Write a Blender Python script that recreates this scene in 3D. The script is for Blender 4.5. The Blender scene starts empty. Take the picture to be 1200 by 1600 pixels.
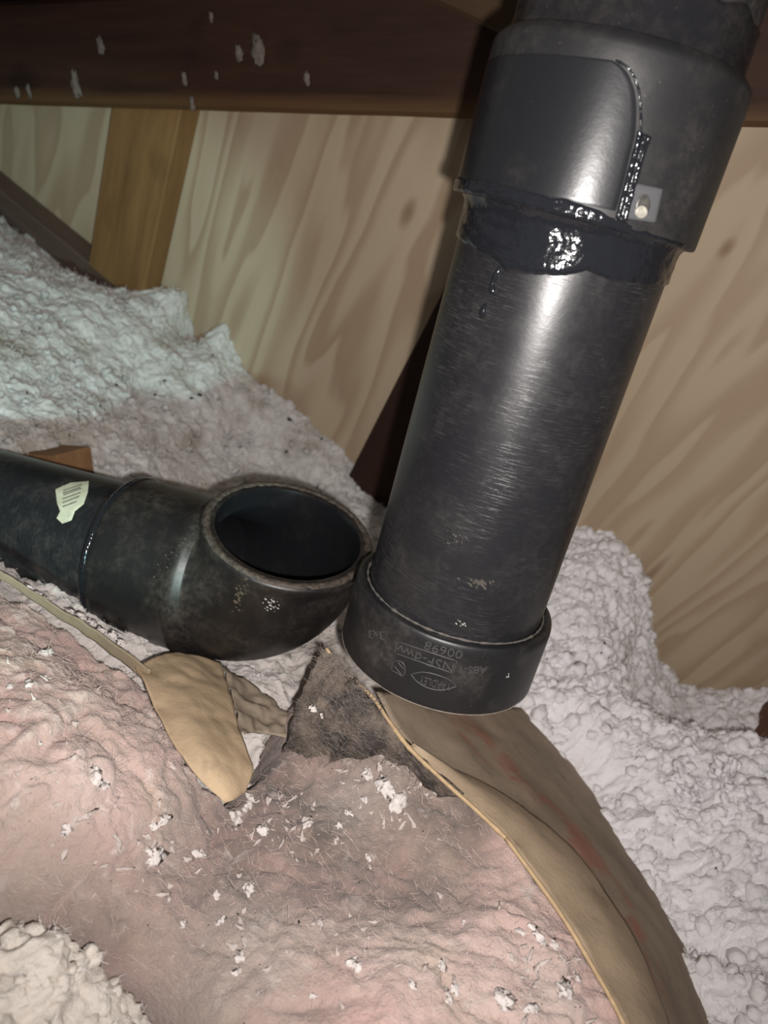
import bpy, math, random
import numpy as np
from mathutils import Vector, Matrix

random.seed(7)
RNG = np.random.default_rng(11)
S = bpy.context.scene
COL = S.collection

# ------------------------------------------------------------------ camera
F = 1200.0                       # focal length for a 1200 x 1600 frame
CAM_Z = 0.50                     # camera height above the attic floor (m)
# attic axes written in camera axes (right, down, forward)
UPc = np.array([.490, -.756, -.434]); UPc /= np.linalg.norm(UPc)
FWc = np.array([0, 0, 1.0]) - UPc * UPc[2]; FWc /= np.linalg.norm(FWc)
RTc = np.cross(FWc, UPc)
R_CW = np.stack([RTc, FWc, UPc])             # camera -> world rotation
CAMP = np.array([0, 0, CAM_Z])

def c2w(v): return (R_CW @ np.asarray(v, float).T).T + CAMP
def d2w(v): return (R_CW @ np.asarray(v, float).T).T
def ray(x, y): return np.array([(x - 600) / F, (y - 800) / F, 1.0])
def at(x, y, z): return c2w(ray(x, y) * z)                 # point on a sight line at a distance
def at_h(x, y, h):                                         # point on a sight line at a height
    r = ray(x, y); return c2w(r * ((h) / float(r @ UPc)))
def proj(P):
    c = (np.asarray(P) - CAMP) @ R_CW
    return np.stack([600 + F * c[..., 0] / c[..., 2], 800 + F * c[..., 1] / c[..., 2], c[..., 2]], -1)

cam = bpy.data.cameras.new('camera'); camo = bpy.data.objects.new('camera', cam); COL.objects.link(camo)
M = Matrix.Identity(4)
for i in range(3):
    M[i][0] = R_CW[i, 0]; M[i][1] = -R_CW[i, 1]; M[i][2] = -R_CW[i, 2]; M[i][3] = CAMP[i]
camo.matrix_world = M
cam.sensor_width = 36; cam.lens = 27.0; cam.clip_start = 0.01; cam.clip_end = 20
cam.dof.use_dof = True; cam.dof.focus_distance = 0.38; cam.dof.aperture_fstop = 11.0
S.camera = camo

# ------------------------------------------------------------------ light
W = bpy.data.worlds.new('attic_air'); S.world = W; W.use_nodes = True
W.node_tree.nodes['Background'].inputs[0].default_value = (1.0, .95, .92, 1)
W.node_tree.nodes['Background'].inputs[1].default_value = 0.14
S.view_settings.view_transform = 'Standard'; S.view_settings.look = 'None'
S.view_settings.exposure = 0.0; S.view_settings.gamma = 1.0
S.view_settings.use_curve_mapping = False

def spot(name, pos_c, target_c, power, size_deg, blend, radius, col):
    l = bpy.data.lights.new(name, 'SPOT'); l.energy = power; l.spot_size = math.radians(size_deg)
    l.spot_blend = blend; l.shadow_soft_size = radius; l.color = col
    o = bpy.data.objects.new(name, l); COL.objects.link(o)
    p = Vector(c2w(pos_c)); t = Vector(c2w(target_c)); o.location = p
    o.rotation_euler = (t - p).to_track_quat('-Z', 'Y').to_euler()
    return o
# the phone's flash beside the lens, and a hand torch held below it that points at the far corner
spot('phone_flash', (.012, .013, 0), ray(680, 640) * .8, 10.0, 125, 1.0, .0035, (1.0, .95, .915))
spot('hand_torch', (.0, .15, .01), ray(140, 470) * .75, 9.5, 31, .6, .008, (.58, 1.0, .95))

# ------------------------------------------------------------------ mesh helpers
def link(o, parent=None, kind=None, label=None, cat=None, group=None):
    COL.objects.link(o)
    if parent is not None: o.parent = parent
    if kind: o['kind'] = kind
    if label: o['label'] = label
    if cat: o['category'] = cat
    if group: o['group'] = group
    return o

def root_loc(o):
    v = np.zeros(3)
    while o is not None:
        v = v + np.array(o.location); o = o.parent
    return v

def mesh(name, V, Fc, mat, parent=None, smooth=True, uv=None, vcol=None, origin=None, **kw):
    V = np.asarray(V, float).reshape(-1, 3)
    if parent is not None: org = root_loc(parent)
    elif origin is not None: org = np.asarray(origin, float)
    else: org = np.array([V[:, 0].mean(), V[:, 1].mean(), V[:, 2].min()])
    me = bpy.data.meshes.new(name)
    L = V - org
    if isinstance(Fc, np.ndarray):
        n, k = Fc.shape
        me.vertices.add(len(L)); me.vertices.foreach_set('co', L.astype(np.float32).ravel())
        me.loops.add(n * k); me.loops.foreach_set('vertex_index', Fc.astype(np.int32).ravel())
        me.polygons.add(n); me.polygons.foreach_set('loop_start', np.arange(0, n * k, k, dtype=np.int32))
        me.update(calc_edges=True)
    else:
        me.from_pydata([tuple(v) for v in L], [], [tuple(f) for f in Fc]); me.update()
    me.validate()
    if smooth: me.polygons.foreach_set('use_smooth', [True] * len(me.polygons))
    if uv is not None:
        uvl = me.uv_layers.new(name='UVMap'); idx = np.empty(len(me.loops), np.int32)
        me.loops.foreach_get('vertex_index', idx)
        uvl.data.foreach_set('uv', np.asarray(uv, np.float32)[idx].ravel())
    if vcol is not None:
        for nm, arr in vcol.items():
            a = me.attributes.new(nm, 'FLOAT', 'POINT'); a.data.foreach_set('value', np.asarray(arr, np.float32))
    if mat: me.materials.append(mat)
    o = bpy.data.objects.new(name, me); link(o, parent, **kw)
    if parent is None: o.location = org
    return o

def empty(name, loc, label, cat, group=None):
    o = bpy.data.objects.new(name, None); o.empty_display_size = .02; o.location = loc
    return link(o, None, None, label, cat, group)

def gridfaces(nr, nc, flip=False):
    a = np.arange(nr * nc).reshape(nr, nc)
    f = np.stack([a[:-1, :-1], a[:-1, 1:], a[1:, 1:], a[1:, :-1]], -1).reshape(-1, 4)
    return f[:, ::-1].copy() if flip else f

def solid_sheet(name, G, thick, mat, parent=None, uvs=None, **kw):
    """G: (nr,nc,3) sheet of points -> closed thin solid"""
    nr, nc, _ = G.shape
    du = np.gradient(G, axis=1); dv = np.gradient(G, axis=0)
    N = np.cross(du, dv); N /= np.linalg.norm(N, axis=-1, keepdims=True) + 1e-12
    if ((CAMP - G.reshape(-1, 3).mean(0)) @ N.reshape(-1, 3).mean(0)) < 0: N = -N
    top = G.reshape(-1, 3); bot = (G - N * thick).reshape(-1, 3)
    f = gridfaces(nr, nc); n = nr * nc
    ring = list(range(nc)) + [i * nc + nc - 1 for i in range(1, nr)] + [(nr - 1) * nc + j for j in range(nc - 2, -1, -1)] + [i * nc for i in range(nr - 2, 0, -1)]
    side = np.array([[ring[i], ring[(i + 1) % len(ring)], ring[(i + 1) % len(ring)] + n, ring[i] + n] for i in range(len(ring))])
    Fa = np.concatenate([f, f[:, ::-1] + n, side[:, ::-1]])
    if uvs is not None: uvs = np.concatenate([uvs.reshape(-1, 2)] * 2)
    return mesh(name, np.concatenate([top, bot]), Fa, mat, parent, uv=uvs, **kw)

def spline(pts, n):
    """smooth resample of a polyline (Catmull-Rom, by chord length)"""
    P = np.asarray(pts, float); P = np.concatenate([[2 * P[0] - P[1]], P, [2 * P[-1] - P[-2]]])
    seg = np.linalg.norm(np.diff(P[1:-1], axis=0), axis=1); cum = np.concatenate([[0], np.cumsum(seg)])
    out = []
    for s in np.linspace(0, cum[-1], n):
        k = min(np.searchsorted(cum, s, 'right') - 1, len(seg) - 1); t = (s - cum[k]) / max(seg[k], 1e-9)
        a, b, c, d = P[k:k + 4]
        out.append(.5 * ((2 * b) + (c - a) * t + (2 * a - 5 * b + 4 * c - d) * t * t + (3 * b - a - 3 * c + d) * t ** 3))
    return np.array(out)

def tube(pts, rad, ns=8, cap=True):
    P = np.asarray(pts, float); n = len(P); rad = np.broadcast_to(rad, (n,))
    T = np.gradient(P, axis=0); T /= np.linalg.norm(T, axis=1, keepdims=True) + 1e-12
    ref = np.array([.3, .2, .93]); V = []
    for i in range(n):
        a = np.cross(T[i], ref); a /= np.linalg.norm(a); b = np.cross(T[i], a)
        for k in range(ns):
            w = 2 * math.pi * k / ns; V.append(P[i] + rad[i] * (a * math.cos(w) + b * math.sin(w)))
    Fc = [[i * ns + k, i * ns + (k + 1) % ns, (i + 1) * ns + (k + 1) % ns, (i + 1) * ns + k] for i in range(n - 1) for k in range(ns)]
    if cap: Fc += [list(range(ns))[::-1], [(n - 1) * ns + k for k in range(ns)]]
    return np.array(V), Fc

# ---- noise in numpy
_perm = RNG.permutation(256); _perm = np.concatenate([_perm, _perm, _perm])
_grad = RNG.normal(size=(256, 3)); _grad /= np.linalg.norm(_grad, axis=1, keepdims=True)
def perlin(p):
    p = np.asarray(p, float); i = np.floor(p).astype(int); f = p - i; i &= 255
    u = f * f * f * (f * (f * 6 - 15) + 10); r = 0
    for dx in (0, 1):
        for dy in (0, 1):
            for dz in (0, 1):
                h = _perm[(_perm[(_perm[(i[..., 0] + dx) & 255] + i[..., 1] + dy) & 255] + i[..., 2] + dz) & 255]
                g = _grad[h]
                w = (u[..., 0] if dx else 1 - u[..., 0]) * (u[..., 1] if dy else 1 - u[..., 1]) * (u[..., 2] if dz else 1 - u[..., 2])
                r = r + w * (g[..., 0] * (f[..., 0] - dx) + g[..., 1] * (f[..., 1] - dy) + g[..., 2] * (f[..., 2] - dz))
    return r * 1.6
def p3(xy, s, z=0.0): return np.concatenate([np.asarray(xy) * s, np.full(np.asarray(xy).shape[:-1] + (1,), z)], -1)
def fbm(xy, s, oct=4, z=0.0, gain=.5):
    r = 0; a = 1
    for k in range(oct): r = r + a * perlin(p3(xy, s * 2 ** k, z + 7.3 * k)); a *= gain
    return r
_cell = RNG.random((256, 2))
def worley(xy, s, seed=0):
    q = np.asarray(xy) * s; i = np.floor(q).astype(int); best = np.full(q.shape[:-1], 9.)
    for dx in (-1, 0, 1):
        for dy in (-1, 0, 1):
            h = _perm[(_perm[(i[..., 0] + dx + seed) & 255] + i[..., 1] + dy) & 255]
            c = i + np.array([dx, dy]) + _cell[h]
            best = np.minimum(best, ((q - c) ** 2).sum(-1))
    return np.sqrt(best)

class RBF:
    def __init__(self, pts, lam=1e-4):
        self.P = np.array([p[:2] for p in pts]); h = np.array([p[2] for p in pts]); n = len(h)
        K = self.k(np.linalg.norm(self.P[:, None] - self.P[None], axis=-1)) + lam * np.eye(n)
        Q = np.concatenate([np.ones((n, 1)), self.P], 1)
        A = np.block([[K, Q], [Q.T, np.zeros((3, 3))]]); s = np.linalg.solve(A, np.concatenate([h, np.zeros(3)]))
        self.w, self.c = s[:n], s[n:]
    def k(self, r): return r * r * np.log(r + 1e-9)
    def __call__(self, xy):
        xy = np.asarray(xy, float); sh = xy.shape[:-1]; q = xy.reshape(-1, 2); out = np.empty(len(q))
        for a in range(0, len(q), 20000):
            b = q[a:a + 20000]
            out[a:a + 20000] = self.k(np.linalg.norm(b[:, None] - self.P[None], axis=-1)) @ self.w + self.c[0] + b @ self.c[1:]
        return out.reshape(sh)
def hit(x, y, fn, z0=.2, z1=1.1):
    zs = np.linspace(z0, z1, 600); P = c2w(ray(x, y)[None] * zs[:, None]); d = P[:, 2] - fn(P[:, :2])
    k = np.argmax(d < 0)
    return P[k] if d[k] < 0 else P[-1]

# ------------------------------------------------------------------ materials
def new_mat(name):
    m = bpy.data.materials.new(name); m.use_nodes = True; nt = m.node_tree
    return m, nt, nt.nodes['Principled BSDF']
class NT:
    def __init__(s, nt): s.nt = nt
    def n(s, typ, **kw):
        n = s.nt.nodes.new(typ)
        for k, v in kw.items():
            if k in n.inputs.keys() if isinstance(k, str) else False: pass
            setattr(n, k, v)
        return n
    def l(s, a, b): s.nt.links.new(a, b)
    def coord(s, kind='Object', scale=(1, 1, 1), loc=(0, 0, 0), rot=(0, 0, 0)):
        t = s.n('ShaderNodeTexCoord'); m = s.n('ShaderNodeMapping')
        m.inputs['Scale'].default_value = scale; m.inputs['Location'].default_value = loc; m.inputs['Rotation'].default_value = rot
        s.l(t.outputs[kind], m.inputs[0]); return m.outputs[0]
    def noise(s, vec, scale, detail=4, rough=.55, dist=0.0):
        t = s.n('ShaderNodeTexNoise'); t.inputs['Scale'].default_value = scale; t.inputs['Detail'].default_value = detail
        t.inputs['Roughness'].default_value = rough; t.inputs['Distortion'].default_value = dist
        s.l(vec, t.inputs['Vector']); return t.outputs['Fac']
    def vor(s, vec, scale, feature='F1'):
        t = s.n('ShaderNodeTexVoronoi'); t.feature = feature; t.inputs['Scale'].default_value = scale; s.l(vec, t.inputs['Vector']); return t.outputs['Distance']
    def ramp(s, fac, stops):
        r = s.n('ShaderNodeValToRGB'); e = r.color_ramp.elements
        while len(e) < len(stops): e.new(.5)
        for k, (p, c) in enumerate(stops):
            e[k].position = p; e[k].color = (c, c, c, 1) if not hasattr(c, '__len__') else (*c, 1)
        s.l(fac, r.inputs[0]); return r.outputs[0]
    def mix(s, fac, a, b, mode='MIX'):
        m = s.n('ShaderNodeMix'); m.data_type = 'RGBA'; m.blend_type = mode
        for sock, v in ((m.inputs[0], fac), (m.inputs[6], a), (m.inputs[7], b)):
            if hasattr(v, 'node'): s.l(v, sock)
            elif hasattr(v, '__len__'): sock.default_value = (*v, 1)
            else: sock.default_value = v
        return m.outputs[2]
    def math(s, op, a, b=None, c=None):
        m = s.n('ShaderNodeMath'); m.operation = op
        for i, v in enumerate((a, b, c)):
            if v is None: continue
            if hasattr(v, 'node'): s.l(v, m.inputs[i])
            else: m.inputs[i].default_value = v
        return m.outputs[0]
    def attr(s, name):
        a = s.n('ShaderNodeAttribute'); a.attribute_name = name; return a.outputs['Fac']
    def bump(s, bsdf, height, strength, dist):
        b = s.n('ShaderNodeBump'); b.inputs['Strength'].default_value = strength; b.inputs['Distance'].default_value = dist
        s.l(height, b.inputs['Height']); s.l(b.outputs[0], bsdf.inputs['Normal'])

def mat_plywood():
    m, nt, b = new_mat('plywood'); g = NT(nt)
    # local x across the sheet, local y up the sheet
    v = g.coord('Object', (1, .13, 1)); w = g.noise(v, 8, 3, .5, .25)
    v2 = g.coord('Object', (1, .10, 1)); fine = g.noise(v2, 190, 3, .6)
    wob = g.noise(g.coord('Object', (1, .35, 1)), 22, 2, .5)
    s = g.math('ADD', g.math('MULTIPLY', w, 12.0), g.math('MULTIPLY', wob, .55))
    fr = g.math('FRACT', s)
    band = g.ramp(fr, [(0, 0.0), (.30, .12), (.66, .85), (.86, 1.0), (.97, .10)])
    c = g.mix(band, (.50, .415, .30), (.355, .262, .178))
    c = g.mix(g.math('MULTIPLY', fine, .35), c, (.43, .30, .19))
    big = g.noise(g.coord('Object', (1, .3, 1)), 3.2, 2)
    c = g.mix(g.ramp(big, [(.40, 0), (.75, .55)]), c, (.46, .35, .235))
    # knots and a pitch pocket, at fixed places on the sheet
    for (kx, ky, rad, sy) in KNOTS:
        mp = g.coord('Object', (1 / rad, 1 / (rad * sy), 0), (-kx / rad, -ky / (rad * sy), 0))
        ln = g.n('ShaderNodeVectorMath', operation='LENGTH'); g.l(mp, ln.inputs[0])
        d = g.math('ADD', ln.outputs['Value'], g.math('MULTIPLY', g.math('SUBTRACT', wob, .5), .6))
        k = g.ramp(d, [(0, .75), (.45, .55), (.7, .25), (1.0, 0)])
        c = g.mix(k, c, (.20, .115, .06))
    g.l(c, b.inputs['Base Color']); b.inputs['Roughness'].default_value = .62
    b.inputs['Specular IOR Level'].default_value = .3
    g.bump(b, fine, .12, .0006); return m

def mat_lumber(name, light, dark, streak=.5, rough=.7, spots=0.0, fade=None):
    """local x runs along the board"""
    m, nt, b = new_mat(name); g = NT(nt)
    v = g.coord('Object', (.09, 1, 1)); a = g.noise(v, 55, 4, .6, .3); f = g.noise(v, 300, 3, .6)
    c = g.mix(g.ramp(a, [(.3, 0), (.72, 1)]), light, dark)
    c = g.mix(g.math('MULTIPLY', f, streak), c, tuple(x * .55 for x in dark))
    if spots:
        s = g.noise(g.coord('Object', (.5, 1, 1)), 26, 2, .4); c = g.mix(g.ramp(s, [(.60, 0), (.74, spots)]), c, tuple(x * .35 for x in dark))
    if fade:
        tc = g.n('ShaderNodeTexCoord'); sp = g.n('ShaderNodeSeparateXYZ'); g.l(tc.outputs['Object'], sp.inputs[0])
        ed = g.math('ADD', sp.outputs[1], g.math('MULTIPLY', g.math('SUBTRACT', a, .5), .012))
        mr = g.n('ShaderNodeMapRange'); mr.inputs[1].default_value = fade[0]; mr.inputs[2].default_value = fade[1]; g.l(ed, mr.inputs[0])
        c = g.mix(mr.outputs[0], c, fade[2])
    g.l(c, b.inputs['Base Color']); b.inputs['Roughness'].default_value = rough; b.inputs['Specular IOR Level'].default_value = .25
    g.bump(b, f, .25, .0008); return m

def mat_abs(name, base=(.012, .012, .014), rough=.36, dust=.5, scratch=.5, dustcol=(.16, .135, .115), bumpy=0.0, uvscale=1.0, patch=(.50, .72)):
    m, nt, b = new_mat(name); g = NT(nt)
    uv = g.coord('UV'); ob = g.coord('Object')
    d1 = g.noise(ob, 38, 5, .62); d2 = g.noise(ob, 240, 4, .7)
    fac = g.math('MULTIPLY', g.ramp(d1, [(patch[0], 0), (patch[1], 1)]), g.ramp(d2, [(.38, .12), (.66, 1)]))
    fac = g.math('MULTIPLY', fac, dust)
    sc1 = g.noise(g.coord('UV', (90, 1500, 1)), 1, 4, .7); sc2 = g.noise(g.coord('UV', (22, 18, 1)), 1, 4, .6)
    sf = g.math('MULTIPLY', g.ramp(sc1, [(.54, 0), (.72, 1)]), g.ramp(sc2, [(.42, .05), (.68, 1)]))
    sf = g.math('MULTIPLY', sf, scratch)
    speck = g.ramp(g.vor(ob, 420), [(.0, 1), (.13, 0)])
    speck = g.math('MULTIPLY', speck, g.ramp(g.noise(ob, 120, 2), [(.55, 0), (.62, dust * .7)]))
    c = g.mix(fac, base, dustcol); c = g.mix(sf, c, (.21, .205, .20)); c = g.mix(speck, c, (.40, .38, .35))
    g.l(c, b.inputs['Base Color'])
    r = g.math('ADD', g.math('MULTIPLY', g.math('ADD', fac, sf), .45), rough); g.l(r, b.inputs['Roughness'])
    b.inputs['Specular IOR Level'].default_value = .5
    h = g.math('ADD', g.math('MULTIPLY', d2, .3), sf)
    if bumpy: h = g.math('ADD', h, g.math('MULTIPLY', g.noise(ob, 150, 3, .5), bumpy))
    g.bump(b, h, .35, .0006); return m

def mat_plain(name, col, rough=.6, var=.25, scale=120, col2=None, spec=.3, bump=.15, bdist=.0006):
    m, nt, b = new_mat(name); g = NT(nt); n = g.noise(g.coord('Object'), scale, 5, .6)
    c2 = col2 or tuple(x * .55 for x in col)
    g.l(g.mix(g.math('MULTIPLY', g.ramp(n, [(.35, 0), (.7, 1)]), var * 2 if var < .5 else var), col, c2), b.inputs['Base Color'])
    b.inputs['Roughness'].default_value = rough; b.inputs['Specular IOR Level'].default_value = spec
    g.bump(b, n, bump, bdist); return m

def mat_cement():
    m, nt, b = new_mat('black_cement'); g = NT(nt); ob = g.coord('Object')
    b.inputs['Base Color'].default_value = (.010, .011, .014, 1); b.inputs['Roughness'].default_value = .10
    b.inputs['Specular IOR Level'].default_value = .6
    n = g.noise(ob, 90, 3, .5); n2 = g.noise(ob, 480, 2, .5)
    g.bump(b, g.math('ADD', n, g.math('MULTIPLY', n2, .22)), .55, .0022); return m

def mat_fluff(name, col, shade, stain, stain_amt=.3, big=14, sss=.85, srad=.007):
    m, nt, b = new_mat(name); g = NT(nt); ob = g.coord('Object')
    n = g.noise(ob, 260, 5, .7); n2 = g.noise(ob, big, 3, .5); n3 = g.noise(ob, 70, 4, .6)
    c = g.mix(g.ramp(n3, [(.35, 0), (.75, .6)]), col, shade)
    c = g.mix(g.ramp(n2, [(.50, 0), (.70, stain_amt)]), c, stain)
    g.l(c, b.inputs['Base Color']); b.inputs['Roughness'].default_value = .95; b.inputs['Specular IOR Level'].default_value = .08
    b.inputs['Subsurface Weight'].default_value = sss; b.inputs['Subsurface Radius'].default_value = (1, .97, .95); b.inputs['Subsurface Scale'].default_value = srad
    g.bump(b, g.math('ADD', n, g.math('MULTIPLY', n3, 1.5)), .6, .0022); return m

def mat_pink():
    m, nt, b = new_mat('pink_fibreglass'); g = NT(nt); ob = g.coord('Object')
    n1 = g.noise(ob, 16, 4, .55); n2 = g.noise(ob, 55, 4, .6, .6); n3 = g.noise(ob, 420, 4, .7); n4 = g.noise(ob, 30, 3, .5)
    c = g.mix(g.ramp(n1, [(.38, 0), (.66, 1)]), (.55, .365, .330), (.50, .395, .345))
    c = g.mix(g.ramp(n2, [(.50, 0), (.78, .7)]), c, (.64, .52, .475))
    c = g.mix(g.ramp(n4, [(.58, 0), (.75, .5)]), c, (.56, .41, .29))
    d = g.attr('dirt'); dd = g.math('MULTIPLY', d, g.ramp(g.noise(ob, 48, 5, .65), [(.25, .45), (.65, 1)]))
    c = g.mix(dd, c, (.115, .094, .081))
    mt_ = g.math('MULTIPLY', g.ramp(g.noise(ob, 95, 4, .6, .5), [(.56, 0), (.70, .55)]), g.ramp(g.noise(ob, 24, 2), [(.40, .15), (.6, 1)]))
    br = g.ramp(g.noise(ob, 11, 4, .6, .4), [(.45, 0), (.68, .6)]); c = g.mix(br, c, (.36, .265, .225))
    c = g.mix(mt_, c, (.66, .59, .55))
    p = g.attr('pale'); c = g.mix(p, c, (.62, .55, .50))
    g.l(c, b.inputs['Base Color']); b.inputs['Roughness'].default_value = .9; b.inputs['Specular IOR Level'].default_value = .12
    b.inputs['Sheen Weight'].default_value = .3
    g.bump(b, g.math('ADD', n3, g.math('MULTIPLY', n2, .8)), .75, .0022); return m

def mat_kraft(name, col=(.40, .29, .18), red=False):
    m, nt, b = new_mat(name); g = NT(nt); ob = g.coord('Object')
    n = g.noise(ob, 28, 4, .6); f = g.noise(ob, 500, 3, .6); st = g.noise(ob, 60, 5, .65)
    c = g.mix(g.ramp(n, [(.35, 0), (.7, 1)]), col, tuple(x * .72 for x in col))
    c = g.mix(g.math('MULTIPLY', f, .3), c, tuple(x * .6 for x in col))
    c = g.mix(g.ramp(st, [(.58, 0), (.72, .55)]), c, tuple(x * .4 for x in col))
    if red:
        u = g.coord('UV', (1.0, 1, 1)); sp = g.n('ShaderNodeSeparateXYZ'); g.l(u, sp.inputs[0])
        lane = g.math('ABSOLUTE', g.math('SUBTRACT', sp.outputs[0], .34))
        r = g.math('MULTIPLY', g.ramp(lane, [(0, 1), (.075, .7), (.10, 0)]), g.ramp(g.noise(g.coord('UV', (9, 13, 1)), 1, 3), [(.46, 0), (.58, .6)]))
        r = g.math('MULTIPLY', r, g.ramp(sp.outputs[1], [(0.02, 0), (.08, 1), (.50, 1), (.62, 0)]))
        c = g.mix(r, c, (.34, .09, .06))
    g.l(c, b.inputs['Base Color']); b.inputs['Roughness'].default_value = .75; b.inputs['Specular IOR Level'].default_value = .2
    g.bump(b, g.math('ADD', f, g.math('MULTIPLY', st, 2)), .3, .0008); return m

# ------------------------------------------------------------------ the wall frame (plywood sheet that leans in like a roof slope)
STUDc = np.array([-698, 1206, 1200.]); STUDc /= np.linalg.norm(STUDc)
BASEc = np.array([.797, .59, -.129]); BASEc -= STUDc * (BASEc @ STUDc); BASEc /= np.linalg.norm(BASEc)
NRMc = np.cross(STUDc, BASEc); WALL_D = -.645
WB, WU, WN = d2w(BASEc), d2w(-STUDc), d2w(NRMc)          # along, up the slope, towards the room
W0 = c2w(NRMc * WALL_D)
def wall_pt(x, y, off=0.0):                               # sight line meets the wall (off = in front of it)
    r = ray(x, y); return c2w(r * ((WALL_D + off) / float(r @ NRMc)))
def wall_st(P): return np.array([(P - W0) @ WB, (P - W0) @ WU])
def frame_matrix(o, X, Y, Z):
    m = Matrix.Identity(4)
    for i in range(3): m[i][0], m[i][1], m[i][2], m[i][3] = X[i], Y[i], Z[i], o[i]
    return m
KNOTS = []
for (x, y, rad, sy) in ((637, 333, .0085, 2.2), (1135, 388, .006, 2.0), (1010, 905, .0055, 9.0)):
    s, t = wall_st(wall_pt(x, y)); KNOTS.append((float(s), float(t), rad, sy))

def board(name, org, X, Y, Z, size, mat, bev=.0015, wob=0.0, **kw):
    """box in a local frame, local x along the board; lx, ly, lz = (min,max) pairs"""
    (x0, x1), (y0, y1), (z0, z1) = size
    n = max(2, int((x1 - x0) / .02)); V = []; b = bev
    prof = [(y0 + b, z0), (y1 - b, z0), (y1, z0 + b), (y1, z1 - b), (y1 - b, z1), (y0 + b, z1), (y0, z1 - b), (y0, z0 + b)]
    for i in range(n + 1):
        x = x0 + (x1 - x0) * i / n
        for k, (yy, zz) in enumerate(prof):
            w = wob * float(perlin(np.array([x * 12, k * 3.1, 2.2]))) if wob else 0
            V.append((x, yy + w, zz + w))
    m = 8
    Fc = [[i * m + k, (i + 1) * m + k, (i + 1) * m + (k + 1) % m, i * m + (k + 1) % m] for i in range(n) for k in range(m)]
    Fc += [list(range(m)), [n * m + k for k in range(m)][::-1]]
    me = bpy.data.meshes.new(name); me.from_pydata(V, [], Fc); me.update(); me.materials.append(mat)
    o = bpy.data.objects.new(name, me); link(o, **kw)
    o.matrix_world = frame_matrix(org, X, Y, Z)
    return o

M_PLY = mat_plywood()
M_STUD = mat_lumber('orange_lumber', (.31, .175, .070), (.19, .098, .040), .4, spots=.45)
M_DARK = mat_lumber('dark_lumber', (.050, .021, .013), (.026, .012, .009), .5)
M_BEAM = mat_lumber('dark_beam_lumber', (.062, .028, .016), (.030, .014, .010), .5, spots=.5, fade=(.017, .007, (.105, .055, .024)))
M_PLATE = mat_lumber('grey_brown_lumber', (.16, .11, .085), (.09, .062, .048), .4)
M_BLOCK = mat_lumber('block_lumber', (.36, .21, .10), (.20, .10, .05), .4, spots=.5)

# wall sheet: down to the floor, up out of the frame
zfloor_t = (0.0 - W0[2]) / WU[2]
mw = frame_matrix(W0, WB, WU, WN)
def sheet(name, s0, s1, t0, t1, w0, w1, mat, **kw):
    V = [(s, t, w) for w in (w0, w1) for t in (t0, t1) for s in (s0, s1)]
    Fc = [(0, 2, 3, 1), (4, 5, 7, 6), (0, 1, 5, 4), (2, 6, 7, 3), (0, 4, 6, 2), (1, 3, 7, 5)]
    me = bpy.data.meshes.new(name); me.from_pydata(V, [], Fc); me.update(); me.materials.append(mat)
    o = bpy.data.objects.new(name, me); link(o, **kw); o.matrix_world = mw; return o
sheet('wall_back', -1.3, 1.3, zfloor_t, 1.3, -.014, 0, M_PLY, kind='structure', label='pale plywood sheet with wavy brown grain behind the pipe', cat='wall')

M_FLOOR = mat_plain('ceiling_board', (.42, .38, .34), .9)
V = [(x, y, z) for z in (-.012, 0) for y in (-.6, 1.5) for x in (-1.5, 1.5)]
mesh('floor', V, [(0, 2, 3, 1), (4, 5, 7, 6), (0, 1, 5, 4), (2, 6, 7, 3), (0, 4, 6, 2), (1, 3, 7, 5)], M_FLOOR, smooth=False, kind='structure', label='grey board floor hidden under the insulation', cat='floor')

# studs run up the wall
def stud(name, pL_top, pL_bot, width, depth, mat, label, t_top, t_bot, **kw):
    a, b = wall_st(wall_pt(*pL_top, depth)), wall_st(wall_pt(*pL_bot, depth))
    s = (a[0] + b[0]) / 2
    X, Y = WU, -WB
    org = W0 + WB * s
    return board(name, org, X, Y, np.cross(X, Y), ((t_bot, t_top), (-width, 0), (.0005, depth)), mat, label=label, cat='stud', **kw)
def tt(x, y): return float(wall_st(wall_pt(x, y))[1])
stud('wall_stud', (180, 172), (128, 440), .078, .030, M_STUD, 'orange-brown wooden stud on the plywood at the upper left', tt(250, 110), tt(190, 520) - .07)
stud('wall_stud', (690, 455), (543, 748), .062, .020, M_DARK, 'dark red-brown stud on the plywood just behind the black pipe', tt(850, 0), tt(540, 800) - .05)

# dark beam that crosses the top of the picture, and the brown timber above it
A = wall_pt(-200, 158, .036); B = wall_pt(1400, 206, .036); X = (B - A) / np.linalg.norm(B - A)
Y = np.cross(WN, X); Lb = np.linalg.norm(B - A)
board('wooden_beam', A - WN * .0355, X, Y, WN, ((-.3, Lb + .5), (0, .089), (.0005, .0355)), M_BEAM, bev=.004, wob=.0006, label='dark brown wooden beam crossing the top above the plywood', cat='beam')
board('wooden_beam', A + Y * .0905 - WN * .0355, X, Y, WN, ((-.3, Lb + .5), (0, .15), (.0005, .047)), M_DARK, bev=.004, label='darkest upper beam along the very top edge of the picture', cat='beam')
# diagonal brown timber that comes down behind the pipe at the top
P0 = wall_pt(640, -20, .05); P1 = wall_pt(830, 70, .05); X2 = (P1 - P0) / np.linalg.norm(P1 - P0); Y2 = np.cross(WN, X2)
M_BR = mat_lumber('brown_brace_lumber', (.085, .048, .022), (.05, .028, .014), .4)
board('diagonal_brace', P0 - WN * .002, X2, Y2, WN, ((-.25, .15), (0, .075), (.0, .019)), M_BR, bev=.003, label='brown diagonal brace on the beam left of the pipe top', cat='brace')
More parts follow.
